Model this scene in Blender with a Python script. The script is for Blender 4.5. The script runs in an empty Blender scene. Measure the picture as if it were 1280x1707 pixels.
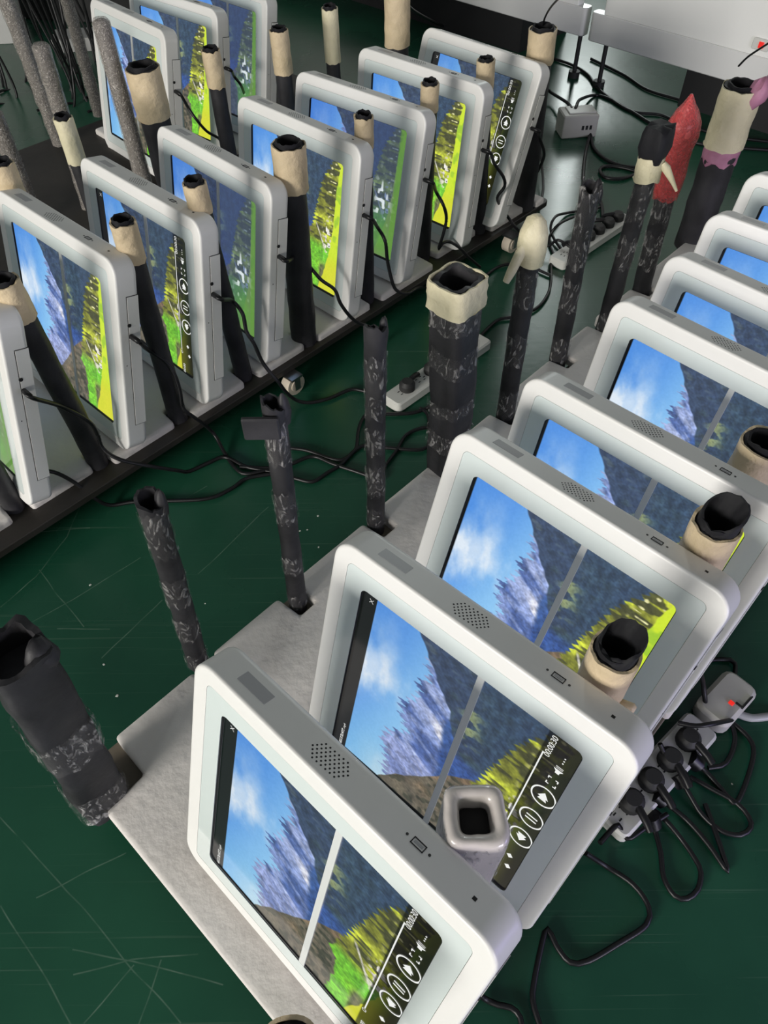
import bpy, bmesh, math, random
import numpy as np
from mathutils import Vector, Matrix

DATA = {"cam":{"f":1237.63,"pitch":0.87839,"roll":-0.01119,"h":0.8467},"disp":{"R1":[-0.0934,0.1119,0.075,-0.762,0.2838],
"R2":[0.0175,0.2271,0.075,-0.7365,0.2551],
"R3":[0.1087,0.3454,0.075,-0.7749,0.3106],
"R4":[0.2022,0.4349,0.075,-0.7732,0.2245],
"R5":[0.3181,0.5679,0.075,-0.816,0.185],
"R6":[0.3975,0.6549,0.075,-0.8247,0.196],
"R7":[0.4833,0.752,0.075,-0.7386,0.2093],
"R8":[0.5629,0.8541,0.075,-0.7502,0.2231],
"L1":[-0.4747,0.8549,0.0619,-0.7464,0.2377],
"L2":[-0.3723,0.9552,0.0619,-0.7636,0.1849],
"L3":[-0.286,1.0545,0.0619,-0.809,0.1894],
"L4":[-0.1635,1.1656,0.0619,-0.7639,0.1708],
"L5":[-0.0719,1.266,0.0619,-0.6978,0.2064],
"L6":[0.0473,1.3856,0.0619,-0.7342,0.1126],
"L7":[0.125,1.4629,0.0619,-0.7887,0.3149],
"B1":[-0.5416,1.6579,0.0619,-0.824,0.1981],
"B2":[-0.4632,1.7588,0.0619,-0.7038,0.1854],
"L0":[-0.5832,0.7514,0.0619,-0.76,0.24],
"B3":[-0.3702,1.8471,0.0619,-0.74,0.19]},"poles":{"L01":[-0.4209,0.7609,0.05,-0.4319,0.7496,0.3672],
"L12":[-0.3197,0.8559,0.05,-0.3163,0.8576,0.3792],
"L23":[-0.2275,0.9533,0.05,-0.2423,0.9472,0.3827],
"L34":[-0.1344,1.0468,0.05,-0.1267,1.0489,0.3852],
"L45":[-0.0264,1.1646,0.05,-0.0238,1.1648,0.3732],
"L56":[0.0814,1.3016,0.05,0.0824,1.3015,0.3672],
"L67":[0.1974,1.3986,0.05,0.1826,1.403,0.3647],
"L78":[0.3007,1.4923,0.05,0.2918,1.4968,0.3822],
"L00":[-0.5196,0.6776,0.05,-0.5204,0.6765,0.3442],
"R01":[-0.3002,0.2699,0.055,-0.2885,0.286,0.3388],
"R12":[-0.2222,0.427,0.055,-0.21,0.4343,0.3447],
"R23":[-0.1089,0.5033,0.055,-0.0994,0.5058,0.393],
"R34":[-0.0109,0.6266,0.055,-0.007,0.6265,0.386],
"R45":[0.0917,0.7268,0.055,0.0848,0.7278,0.38],
"R56":[0.1858,0.8317,0.055,0.1853,0.832,0.3835],
"R67":[0.287,0.9658,0.055,0.2822,0.968,0.3567],
"R78":[0.3776,1.0443,0.055,0.381,1.0421,0.3994],
"R89":[0.4673,1.1572,0.055,0.4596,1.1648,0.3766],
"R910":[0.6056,1.3255,0.055,0.6043,1.3261,0.3482],
"Rr0":[-0.0617,0.0237,0.055,-0.0557,0.0297,0.345],
"Rr1":[0.0511,0.1479,0.055,0.0571,0.1539,0.36],
"Rr2":[0.1601,0.2566,0.055,0.1661,0.2626,0.375],
"Rr3":[0.2669,0.372,0.055,0.2729,0.378,0.375],
"Rr4":[0.348,0.4775,0.055,0.354,0.4835,0.36],
"Ll0":[-0.5217,1.0384,0.05,-0.5257,1.0344,0.37],
"Ll1":[-0.4754,1.1844,0.05,-0.4794,1.1804,0.37],
"Ll2":[-0.3815,1.3362,0.05,-0.3855,1.3322,0.385],
"Ll3":[-0.2803,1.4067,0.05,-0.2843,1.4027,0.385],
"Ll4":[-0.1728,1.5006,0.05,-0.1768,1.4966,0.385],
"Ll5":[-0.087,1.6117,0.05,-0.091,1.6077,0.385],
"Ll6":[0.0401,1.6651,0.05,0.0361,1.6611,0.39],
"T1":[-0.445,1.3779,0.05,-0.4476,1.3752,0.4388],
"T2":[-0.6178,1.5125,0.05,-0.614,1.5171,0.3582],
"T3":[-0.7623,1.8116,0.05,-0.7697,1.8,0.386],
"T4":[-0.7054,1.9703,0.05,-0.7052,1.9701,0.3302],
"T5":[-0.7129,1.4533,0.05,-0.7149,1.4509,0.2679],
"T6":[-0.4629,2.0069,0.05,-0.4922,1.9891,0.3139]},"hang":[[[-0.7823,2.105,0.0045],
[-0.7428,2.1598,0.0195],
[-0.7194,2.1126,0.3772],
[-0.7532,2.1246,0.75]],
[[-0.9213,2.1163,0.0045],
[-0.8484,2.2128,0.0195],
[-0.9364,2.2456,0.3772],
[-0.9656,2.292,0.75]],
[[-0.8058,2.1961,0.0045],
[-0.8431,2.2488,0.0195],
[-0.8948,2.1901,0.3772],
[-0.9585,2.1713,0.75]],
[[-0.8697,2.308,0.0045],
[-0.8539,2.38,0.0195],
[-0.9117,2.4201,0.3772],
[-0.9723,2.4436,0.75]],
[[-0.8909,2.1894,0.0045],
[-0.8997,2.2594,0.0195],
[-0.9259,2.27,0.3772],
[-0.9746,2.3101,0.75]],
[[-0.7706,2.2672,0.0045],
[-0.8235,2.3206,0.0195],
[-0.8236,2.2938,0.3773],
[-0.8739,2.2753,0.75]],
[[-0.8383,2.4414,0.0045],
[-0.8538,2.481,0.0195],
[-0.8385,2.5352,0.3772],
[-0.8347,2.6393,0.75]],
[[-0.8285,2.3008,0.0045],
[-0.8067,2.3823,0.0195],
[-0.8974,2.4201,0.3772],
[-0.9437,2.4443,0.75]],
[[-1.0702,2.2104,0.0045],
[-1.0718,2.3046,0.0195],
[-1.0904,2.3997,0.3772],
[-1.1075,2.4577,0.75]],
[[-0.932,2.4108,0.0045],
[-0.951,2.4657,0.0195],
[-0.9926,2.4376,0.3772],
[-1.0309,2.4224,0.75]],
[[-0.986,2.3523,0.0045],
[-1.0145,2.4384,0.0195],
[-1.0166,2.4959,0.3772],
[-0.9686,2.5254,0.75]],
[[-1.0644,2.2433,0.0045],
[-1.0122,2.3387,0.0195],
[-1.0167,2.4345,0.3772],
[-1.0103,2.4771,0.75]],
[[-0.9397,2.1928,0.0045],
[-0.8651,2.2654,0.0195],
[-0.8718,2.224,0.3772],
[-0.8204,2.1774,0.75]],
[[-0.8802,2.3802,0.0045],
[-0.9012,2.4233,0.0195],
[-0.9109,2.4585,0.3772],
[-0.8613,2.5417,0.75]],
[[-0.8892,2.3715,0.0045],
[-0.9313,2.4708,0.0195],
[-0.9534,2.4981,0.3772],
[-0.9372,2.5364,0.75]],
[[-1.0788,2.2212,0.0045],
[-1.0532,2.2768,0.0195],
[-1.1021,2.3625,0.3772],
[-1.1854,2.4256,0.75]],
[[-1.0038,2.4578,0.0045],
[-0.9377,2.485,0.0195],
[-0.891,2.5915,0.3772],
[-0.9006,2.661,0.75]],
[[-0.8524,2.1571,0.0045],
[-0.8135,2.2021,0.0195],
[-0.8096,2.1648,0.3772],
[-0.7723,2.1476,0.75]],
[[-1.0561,2.5833,0.0045],
[-1.1255,2.662,0.0195],
[-1.0984,2.6855,0.3772],
[-1.0863,2.6956,0.75]],
[[-0.7556,2.1581,0.0045],
[-0.8133,2.1913,0.0195],
[-0.8575,2.2751,0.3772],
[-0.8817,2.3126,0.75]],
[[-1.0491,2.1541,0.0045],
[-1.0067,2.2191,0.0195],
[-1.065,2.2071,0.3772],
[-1.0781,2.2003,0.75]],
[[-0.8661,2.0821,0.0045],
[-0.94,2.1761,0.0195],
[-0.9166,2.1407,0.3773],
[-0.8991,2.0932,0.75]],
[[-0.8784,2.1056,0.0045],
[-0.8272,2.1606,0.0195],
[-0.8079,2.261,0.3772],
[-0.7864,2.3423,0.75]],
[[-0.9192,2.4221,0.0045],
[-0.846,2.5092,0.0195],
[-0.9138,2.471,0.3772],
[-0.9497,2.4467,0.75]],
[[-0.9356,2.2341,0.0045],
[-0.9232,2.3241,0.0195],
[-0.9608,2.2738,0.3772],
[-1.0567,2.271,0.75]],
[[-0.8954,2.134,0.0045],
[-0.9183,2.2028,0.0195],
[-0.9709,2.1757,0.3772],
[-1.0347,2.204,0.75]]],
"cords":{"L0":[[-0.4375,0.6957,0.2472],
[-0.4244,0.6833,0.2472],
[-0.4225,0.7309,0.19],
[-0.4015,0.7445,0.15],
[-0.4002,0.752,0.12],
[-0.4005,0.751,0.09],
[-0.3806,0.7466,0.072],
[-0.3462,0.7584,0.045],
[-0.3112,0.776,0.015],
[-0.301,0.7843,0.0045],
[-0.2721,0.803,0.0045],
[-0.2491,0.8143,0.0045],
[-0.2138,0.7931,0.0045],
[-0.1736,0.7823,0.0045]],
"L1":[[-0.3285,0.8009,0.2473],
[-0.3153,0.7887,0.2473],
[-0.3264,0.8349,0.2],
[-0.3104,0.8458,0.17],
[-0.3016,0.8434,0.15],
[-0.2987,0.8386,0.12],
[-0.3002,0.8351,0.09],
[-0.2907,0.8372,0.072],
[-0.2798,0.8423,0.052],
[-0.2681,0.8498,0.02],
[-0.2501,0.8222,0.0045],
[-0.2281,0.7882,0.0045],
[-0.2102,0.7778,0.0045],
[-0.1758,0.7862,0.0045]],
"L2":[[-0.2337,0.8919,0.2486],
[-0.2207,0.8794,0.2486],
[-0.2193,0.933,0.21],
[-0.2063,0.9302,0.19],
[-0.2041,0.9256,0.16],
[-0.1959,0.924,0.14],
[-0.1866,0.9247,0.1],
[-0.1666,0.9199,0.066],
[-0.1561,0.9278,0.035],
[-0.1422,0.9358,0.012],
[-0.1209,0.9393,0.0045],
[-0.0901,0.9493,0.0045],
[-0.0651,0.9656,0.0045],
[-0.0479,0.9715,0.0045],
[-0.0181,0.9618,0.0045]],
"L3":[[-0.1498,0.9855,0.2485],
[-0.1373,0.9724,0.2485],
[-0.1325,1.0657,0.2],
[-0.1124,1.049,0.19],
[-0.0956,1.0445,0.17],
[-0.0758,1.0476,0.15],
[-0.0683,1.0474,0.125],
[-0.0541,1.0571,0.092],
[-0.0387,1.067,0.07],
[-0.0154,1.0852,0.045],
[0.0035,1.1004,0.0045]],
"L4":[[-0.0267,1.1003,0.2488],
[-0.0137,1.0878,0.2488],
[-0.0047,1.1482,0.2],
[0.0071,1.1414,0.18],
[0.011,1.1446,0.14],
[0.0204,1.1448,0.095],
[0.0301,1.1481,0.078],
[0.0477,1.1571,0.068],
[0.0678,1.1932,0.055],
[0.0933,1.2689,0.0045]],
"L5":[[0.0732,1.2148,0.2481],
[0.0869,1.2033,0.2481],
[0.0981,1.2665,0.2],
[0.1114,1.2581,0.18],
[0.119,1.2674,0.15],
[0.1153,1.2687,0.12],
[0.1085,1.2746,0.085],
[0.1148,1.2763,0.095],
[0.1296,1.2909,0.09],
[0.1513,1.2926,0.075],
[0.1687,1.3008,0.052],
[0.1982,1.3286,0.012]],
"L6":[[0.1789,1.3165,0.2495],
[0.1923,1.3044,0.2495],
[0.2079,1.3481,0.21],
[0.229,1.3592,0.18],
[0.2339,1.3625,0.16],
[0.2243,1.3675,0.14],
[0.2288,1.3782,0.12],
[0.2551,1.4082,0.075],
[0.2753,1.4085,0.05],
[0.3056,1.4523,0.0045]],
"L7":[[0.2784,1.4123,0.2445],
[0.291,1.3995,0.2445],
[0.3047,1.453,0.21],
[0.3227,1.4705,0.17],
[0.3239,1.5079,0.12],
[0.3162,1.5283,0.09],
[0.3235,1.5297,0.05],
[0.3552,1.5767,0.0045]],
"B1":[[-0.4053,1.5878,0.2483],
[-0.3931,1.5746,0.2483],
[-0.3835,1.5791,0.22],
[-0.3695,1.5714,0.2],
[-0.3571,1.589,0.17],
[-0.3423,1.6241,0.14],
[-0.3473,1.6605,0.11]],
"B2":[[-0.3209,1.7039,0.2485],
[-0.3072,1.6923,0.2485],
[-0.3112,1.7387,0.22],
[-0.3011,1.7474,0.2],
[-0.3098,1.8274,0.15],
[-0.3207,1.895,0.1]],
"in0":[[-0.5534,0.7031,0.1],
[-0.5348,0.7098,0.09],
[-0.4844,0.709,0.09],
[-0.4646,0.7157,0.08],
[-0.442,0.7147,0.058],
[-0.4214,0.7121,0.025],
[-0.4066,0.7177,0.0045],
[-0.3677,0.7242,0.0045],
[-0.2695,0.7275,0.0045],
[-0.2315,0.7473,0.0045],
[-0.211,0.7679,0.0045],
[-0.1732,0.7773,0.0045]],
"c1":[[-0.2231,0.7932,0.0045],
[-0.1743,0.7899,0.0045],
[-0.145,0.7972,0.0045],
[-0.1113,0.8135,0.0045],
[-0.0767,0.7961,0.0045],
[-0.0289,0.7738,0.0045],
[-0.0086,0.7611,0.0045]],
"c2":[[-0.1783,0.8357,0.0045],
[-0.1476,0.8325,0.0045],
[-0.1205,0.8268,0.0045],
[-0.0876,0.8105,0.0045],
[-0.0658,0.805,0.0045],
[-0.0528,0.8152,0.0045],
[-0.0427,0.8322,0.0045],
[-0.0403,0.8675,0.0045],
[-0.0348,0.8941,0.0045],
[-0.023,0.9127,0.0045],
[0.0018,0.9094,0.0045]],
"c3":[[-0.1704,0.7772,0.0045],
[-0.1374,0.768,0.0045],
[-0.1085,0.7601,0.0045],
[-0.0863,0.7785,0.0045],
[-0.0655,0.7959,0.0045],
[-0.0454,0.8256,0.0045],
[-0.0265,0.8373,0.0045],
[0.0031,0.8315,0.0045],
[0.0619,0.8266,0.0045],
[0.0746,0.8533,0.0045],
[0.0741,0.9053,0.0045],
[0.0619,0.923,0.0045]],
"c4":[[-0.004,0.7623,0.0045],
[0.0027,0.7911,0.0045],
[0.021,0.8246,0.0045],
[0.0362,0.858,0.0045],
[0.058,0.8729,0.0045],
[0.0796,0.8768,0.0045]],
"c5":[[0.0018,0.9094,0.0045],
[0.0217,0.909,0.0045],
[0.0515,0.9114,0.0045],
[0.0739,0.9228,0.0045],
[0.0979,0.9402,0.0045]],
"c6":[[0.1782,1.1131,0.0045],
[0.2162,1.1615,0.0045],
[0.2489,1.172,0.0045],
[0.2917,1.1959,0.0045],
[0.3194,1.2364,0.0045],
[0.3346,1.2827,0.0045],
[0.3446,1.3486,0.0045]],
"c7":[[0.1781,1.2272,0.0045],
[0.1951,1.2875,0.0045],
[0.2364,1.3398,0.0045],
[0.2765,1.3499,0.0045],
[0.3085,1.3341,0.0045],
[0.3405,1.3056,0.0045]],
"u1":[[0.5168,2.4457,0.0045],
[0.5677,2.3887,0.0045],
[0.5983,2.3165,0.0045],
[0.6104,2.2106,0.0045],
[0.6641,2.0758,0.0045],
[0.7369,2.0478,0.0045],
[0.7742,2.0032,0.0045],
[0.8597,1.9241,0.0045],
[0.9676,1.8845,0.0045]],
"u2":[[0.4888,1.9602,0.05],
[0.4947,1.9707,0.06],
[0.5296,2.0831,0.03],
[0.5871,2.1748,0.0045],
[0.624,2.1539,0.0045],
[0.6711,2.0644,0.0045],
[0.7036,1.9943,0.0045],
[0.7631,1.9029,0.0045],
[0.8272,1.8649,0.0045],
[0.9523,1.8392,0.0045]],
"u3":[[0.4303,2.1075,0.06],
[0.464,2.1616,0.02],
[0.4883,2.0728,0.03],
[0.4816,1.9765,0.055],
[0.4837,1.9568,0.05]],
"u4":[[0.5254,1.9375,0.02],
[0.5333,1.9221,0.0045],
[0.529,1.8592,0.0045],
[0.5465,1.7984,0.0045],
[0.5826,1.7638,0.0045],
[0.6311,1.7566,0.0045],
[0.6982,1.7671,0.0045]],
"u5":[[0.6235,1.7239,0.0045],
[0.5807,1.7547,0.0045],
[0.5398,1.7648,0.0045],
[0.5215,1.7441,0.0045],
[0.5286,1.7085,0.0045],
[0.5699,1.7047,0.0045],
[0.6199,1.7388,0.0045]],
"u6":[[0.5316,1.929,0.0045],
[0.5081,1.85,0.0045],
[0.4854,1.757,0.0045],
[0.4724,1.6696,0.0045],
[0.4935,1.6002,0.0045],
[0.4849,1.5222,0.0045]],
"u7":[[0.6295,2.4377,0.0045],
[0.7008,2.3136,0.0045],
[0.7444,2.2069,0.0045],
[0.8265,2.1289,0.0045],
[0.8871,2.0587,0.0045],
[0.9475,2.0095,0.0045]],
"u8":[[0.0467,1.9591,0.3],
[0.0915,2.2078,0.2],
[0.1546,2.4606,0.1],
[0.2006,2.6471,0.03]],
"a1":[[0.2953,1.5201,0.375],
[0.2887,1.4806,0.4],
[0.28,1.3983,0.44],
[0.2669,1.2527,0.5]],
"a2":[[0.5924,1.3416,0.37],
[0.5918,1.3196,0.39],
[0.5911,1.2907,0.41],
[0.5885,1.2276,0.45]],
"x1":[[0.4594,1.5613,0.0045],
[0.4109,1.5494,0.0045],
[0.3747,1.5038,0.02],
[0.3615,1.4656,0.01],
[0.3743,1.4041,0.0045],
[0.3891,1.381,0.0045]],
"x2":[[0.4884,1.5737,0.0045],
[0.4205,1.5079,0.02],
[0.3715,1.4539,0.03],
[0.3546,1.4394,0.0045],
[0.3566,1.3705,0.0045]],
"x3":[[0.3164,1.4195,0.03],
[0.341,1.3901,0.02],
[0.3622,1.3954,0.03],
[0.3894,1.3694,0.025],
[0.4179,1.3692,0.0045]],
"x4":[[0.3812,1.8182,0.05],
[0.3729,1.6691,0.02],
[0.3539,1.5676,0.03],
[0.3467,1.5637,0.0045],
[0.3217,1.5257,0.0045]],
"r1":[[0.2839,0.2562,0.02],
[0.2898,0.2471,0.0045],
[0.2905,0.2232,0.0045],
[0.2876,0.199,0.0045],
[0.2943,0.1813,0.0045],
[0.3065,0.1784,0.0045],
[0.3199,0.1867,0.0045],
[0.3277,0.2033,0.0045],
[0.3251,0.2168,0.0045],
[0.3158,0.2369,0.0045],
[0.3029,0.2534,0.01],
[0.2941,0.2674,0.0045]],
"r2":[[0.293,0.2804,0.02],
[0.3065,0.2732,0.01],
[0.3274,0.2561,0.0045],
[0.3437,0.2305,0.0045],
[0.3556,0.2041,0.0045],
[0.356,0.2201,0.0045],
[0.3545,0.2477,0.0045],
[0.352,0.2732,0.0045]],
"r3":[[0.3248,0.3012,0.02],
[0.3368,0.2774,0.01],
[0.3459,0.261,0.0045],
[0.3613,0.2445,0.0045],
[0.3801,0.2399,0.0045],
[0.3941,0.2472,0.0045],
[0.3958,0.2586,0.0045],
[0.3868,0.2741,0.0045],
[0.364,0.2896,0.0045],
[0.3435,0.3033,0.0045]],
"r4":[[0.3433,0.3201,0.02],
[0.3648,0.3065,0.0045],
[0.3805,0.2794,0.0045],
[0.3868,0.2741,0.0045],
[0.4044,0.2958,0.0045],
[0.4242,0.3295,0.0045],
[0.4247,0.3482,0.0045],
[0.4109,0.3676,0.0045],
[0.3974,0.3822,0.0045]],
"r5":[[0.3721,0.4261,0.02],
[0.4017,0.4479,0.0045],
[0.4245,0.451,0.0045],
[0.4385,0.445,0.0045],
[0.4237,0.4092,0.0045],
[0.4098,0.3828,0.0045],
[0.4085,0.3484,0.0045],
[0.389,0.3187,0.0045],
[0.3668,0.3133,0.0045]],
"r6":[[0.3523,0.3958,0.09],
[0.3697,0.3951,0.05],
[0.3757,0.3858,0.03],
[0.3855,0.3785,0.0045],
[0.4092,0.3737,0.0045]],
"r7":[[0.3056,0.3278,0.04],
[0.3124,0.3166,0.03],
[0.3181,0.3076,0.03]],
"r8":[[0.4106,0.3782,0.0045],
[0.4233,0.3773,0.0045],
[0.4361,0.3726,0.0045],
[0.4709,0.376,0.0045]],
"r9":[[0.2043,0.2167,0.03],
[0.2297,0.2101,0.0045],
[0.2542,0.1925,0.0045],
[0.2654,0.171,0.0045],
[0.2591,0.1548,0.0045],
[0.2287,0.1392,0.0045],
[0.1949,0.1241,0.0045],
[0.1771,0.1232,0.0045],
[0.1659,0.1377,0.0045],
[0.1592,0.1525,0.0045],
[0.1499,0.1342,0.0045],
[0.1395,0.1061,0.0045],
[0.1364,0.0915,0.0045],
[0.1401,0.0736,0.0045],
[0.144,0.0584,0.0045]],
"r10":[[0.0824,0.097,0.02],
[0.092,0.0934,0.0045],
[0.103,0.089,0.0045],
[0.1152,0.0865,0.0045],
[0.1228,0.0788,0.0045],
[0.1236,0.0631,0.0045]],
"r11":[[0.221,0.2265,0.03],
[0.2465,0.2473,0.02],
[0.2546,0.2346,0.015],
[0.2762,0.2454,0.015],
[0.3036,0.2594,0.015]],
"r12":[[0.3321,0.3521,0.04],
[0.3494,0.3462,0.045],
[0.3705,0.3488,0.045],
[0.4043,0.3638,0.02]]},"strip":{"A":[0.012,0.9258,0.1836,1.0961],
"B":[0.3526,1.3403,0.5306,1.5168],
"C":[0.2381,0.2471,0.3715,0.3618]},"box":[0.4988,1.9539,0.0],
"specks":[[-0.0975,0.6961],
[-0.1119,0.6704],
[-0.0938,0.6385],
[-0.3578,0.4556],
[-0.3315,0.4126],
[-0.1223,0.6683],
[0.4119,0.3076],
[0.3906,0.2962],
[-0.4052,0.5779],
[-0.2422,0.5456]],
"scratch":[[-0.5178,0.5436,-0.4835,0.592],
[-0.4835,0.592,-0.4587,0.6621],
[-0.4587,0.6621,-0.4517,0.7389],
[-0.4973,0.4991,-0.4237,0.5538],
[-0.4237,0.5538,-0.3441,0.6229],
[-0.4318,0.5091,-0.3619,0.5073],
[-0.4295,0.2689,-0.3449,0.202],
[-0.3449,0.202,-0.1979,0.0771],
[-0.4009,0.1798,-0.3001,0.078],
[-0.3093,0.1179,-0.2546,0.1317],
[-0.2546,0.1317,-0.1898,0.1357],
[-0.3158,0.1385,-0.2531,0.1301],
[-0.2531,0.1301,-0.1612,0.1085],
[-0.3661,0.1879,-0.2815,0.2298],
[-0.2503,0.1249,-0.2888,0.0779],
[-0.2592,0.594,-0.1718,0.7146],
[-0.3621,0.4641,-0.3015,0.5522],
[-0.4828,0.6041,-0.3968,0.5113],
[-0.2245,0.1298,-0.2377,0.0774],
[-0.4064,0.4296,-0.3647,0.3972],
[-0.5232,0.6685,-0.4297,0.6783],
[-0.2985,0.7342,-0.2702,0.758]],
"cab":{"a":[0.5547,2.2339,0.12],
"b":[0.8354,1.96,0.12],
"c":[0.5475,2.2564,0.12],
"d":[0.491,2.3081,0.12],
"sw":[0.7596,1.6537,0.3],
"gap":[0.6414,2.4032,0.12]},"caster":[[-0.1607,0.9816,0.02],
[0.2588,1.4148,0.02]],
"Z":{"H":0.2887,"T":0.0315,"ml":0.0341,"mr":0.0339,"mt":0.0341,"mb":0.0343}}

K = 1.3            # all lengths below are in survey units; one unit is 1.3 m
scene = bpy.context.scene
COL = scene.collection

# ------------------------------------------------------------------ camera
cd = bpy.data.cameras.new('camera')
cam = bpy.data.objects.new('camera', cd); COL.objects.link(cam)
c_ = DATA['cam']
cd.sensor_fit = 'HORIZONTAL'; cd.sensor_width = 36.0
cd.lens = 36.0 * c_['f'] / 1280.0
cd.clip_start = 0.02; cd.clip_end = 60
_F = Vector((0, math.cos(c_['pitch']), -math.sin(c_['pitch'])))
_R = Vector((1, 0, 0)); _U = _R.cross(_F)
_r = c_['roll']
_R2 = _R * math.cos(_r) + _U * math.sin(_r); _U2 = _U * math.cos(_r) - _R * math.sin(_r)
m3 = Matrix((_R2, _U2, -_F)).transposed()
cam.matrix_world = Matrix.Translation((0, 0, c_['h'] * K)) @ m3.to_4x4()
scene.camera = cam

# ------------------------------------------------------------------ world, lights, exposure
world = bpy.data.worlds.new('hall'); scene.world = world; world.use_nodes = True
bg = world.node_tree.nodes['Background']
bg.inputs[0].default_value = (0.80, 0.87, 0.90, 1); bg.inputs[1].default_value = 0.18

def area(name, loc, target, sx, sy, power, color):
    l = bpy.data.lights.new(name, 'AREA'); l.shape = 'RECTANGLE'; l.size = sx; l.size_y = sy
    l.energy = power; l.color = color
    o = bpy.data.objects.new(name, l); COL.objects.link(o)
    o.location = loc
    o.rotation_euler = (Vector(target) - Vector(loc)).to_track_quat('-Z', 'Y').to_euler()
    return o
area('assumed_main_light', (-3.7, -3.5, 1.60), (-0.1, 0.9, 0.25), 2.6, 1.3, 385, (1.0, 0.965, 0.91))  # assumed light from behind left, inferred from the shading; no window is built
area('side_fill_light', (2.7, -3.75, 0.66), (-0.1, 1.2, 0.25), 1.8, 0.8, 112, (0.86, 0.83, 1.0))  # added fill that brightens the display sides; no window known there
area('violet_fill_light', (1.25, -0.30, 0.34), (0.15, 0.25, 0.25), 0.35, 0.25, 2.6, (0.50, 0.42, 1.0))  # added violet fill tinting the near right-row displays; no known source
area('assumed_far_light', (1.55, 6.2, 2.3), (0.7, 1.6, 0.0), 0.32, 2.2, 34, (0.92, 1.0, 0.98))  # assumed bright source past the cabinet gap, placed for the floor streak; no window built

vs = scene.view_settings
vs.view_transform = 'Standard'; vs.look = 'None'; vs.exposure = 0.0; vs.gamma = 1.0
vs.use_curve_mapping = False

# ------------------------------------------------------------------ materials
MATS = {}
def mat(name, color, rough=0.5, metal=0.0, bump=0.0, bscale=60.0, spec=0.5, var=0.0, vscale=20.0, coat=0.0, detail=4, sheen=0.0):
    m = bpy.data.materials.new(name); m.use_nodes = True; nt = m.node_tree
    b = nt.nodes['Principled BSDF']
    b.inputs['Base Color'].default_value = (*color, 1); b.inputs['Roughness'].default_value = rough
    b.inputs['Metallic'].default_value = metal; b.inputs['Specular IOR Level'].default_value = spec
    b.inputs['Coat Weight'].default_value = coat; b.inputs['Coat Roughness'].default_value = 0.06
    b.inputs['Sheen Weight'].default_value = sheen
    tc = nt.nodes.new('ShaderNodeTexCoord')
    if bump:
        n = nt.nodes.new('ShaderNodeTexNoise'); n.inputs['Scale'].default_value = bscale; n.inputs['Detail'].default_value = detail
        bp = nt.nodes.new('ShaderNodeBump'); bp.inputs['Strength'].default_value = bump; bp.inputs['Distance'].default_value = 0.004
        nt.links.new(tc.outputs['Object'], n.inputs['Vector']); nt.links.new(n.outputs['Fac'], bp.inputs['Height'])
        nt.links.new(bp.outputs['Normal'], b.inputs['Normal'])
    if var:
        n = nt.nodes.new('ShaderNodeTexNoise'); n.inputs['Scale'].default_value = vscale; n.inputs['Detail'].default_value = 5
        r = nt.nodes.new('ShaderNodeValToRGB')
        r.color_ramp.elements[0].position = 0.3; r.color_ramp.elements[1].position = 0.72
        r.color_ramp.elements[0].color = (*[c * (1 - var) for c in color], 1)
        r.color_ramp.elements[1].color = (*[min(1, c * (1 + var)) for c in color], 1)
        nt.links.new(tc.outputs['Object'], n.inputs['Vector']); nt.links.new(n.outputs['Fac'], r.inputs['Fac'])
        nt.links.new(r.outputs['Color'], b.inputs['Base Color'])
    MATS[name] = m
    return m

mat('plastic_white', (0.78, 0.77, 0.745), 0.38, var=0.02, vscale=8)
mat('glass_print', (0.70, 0.765, 0.75), 0.07, spec=0.6, coat=0.5)
mat('glass_edge', (0.01, 0.01, 0.012), 0.3)
mat('divider', (0.66, 0.68, 0.67), 0.10, spec=0.6)
mat('hole_black', (0.008, 0.008, 0.008), 0.7)
mat('steel', (0.45, 0.45, 0.46), 0.3, metal=1.0)
mat('label_grey', (0.42, 0.42, 0.43), 0.32)
mat('gap_dark', (0.03, 0.03, 0.03), 0.6)
mat('foam', (0.70, 0.66, 0.62), 0.85, bump=0.5, bscale=55, var=0.07, vscale=7, sheen=0.2)
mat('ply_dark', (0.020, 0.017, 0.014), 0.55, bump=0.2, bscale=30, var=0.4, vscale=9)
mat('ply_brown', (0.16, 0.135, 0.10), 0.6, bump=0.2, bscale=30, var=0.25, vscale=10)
mat('sleeve_black', (0.028, 0.027, 0.030), 0.55, bump=0.5, bscale=38, var=0.5, vscale=14, spec=0.35)
mat('fabric_black', (0.006, 0.006, 0.008), 0.7, bump=0.6, bscale=24, sheen=0.03, spec=0.3)
mat('inner_dark', (0.012, 0.011, 0.011), 0.8)
mat('tape_beige', (0.60, 0.48, 0.31), 0.58, bump=1.0, bscale=60, var=0.16, vscale=16)
mat('tape_cream', (0.66, 0.60, 0.41), 0.55, bump=1.0, bscale=55, var=0.12, vscale=14)
mat('tape_pink', (0.46, 0.20, 0.30), 0.5, bump=0.9, bscale=26, var=0.3, vscale=18)
mat('foam_wrap', (0.62, 0.57, 0.54), 0.28, bump=0.7, bscale=20, var=0.10, vscale=12, coat=0.5)
mat('cable_black', (0.006, 0.006, 0.007), 0.42, spec=0.4)
mat('cable_grey', (0.32, 0.33, 0.34), 0.4)
mat('strip_white', (0.62, 0.62, 0.58), 0.45, var=0.08, vscale=12)
mat('box_grey', (0.50, 0.49, 0.45), 0.5, var=0.08, vscale=10)
mat('cabinet_white', (0.86, 0.86, 0.83), 0.38, var=0.03, vscale=2)
mat('cabinet_skirt', (0.74, 0.74, 0.72), 0.22, var=0.03, vscale=2)
mat('caster_cream', (0.66, 0.58, 0.47), 0.4, var=0.06)
mat('rubber', (0.02, 0.02, 0.02), 0.6)
mat('speck', (0.55, 0.58, 0.52), 0.7)
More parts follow.
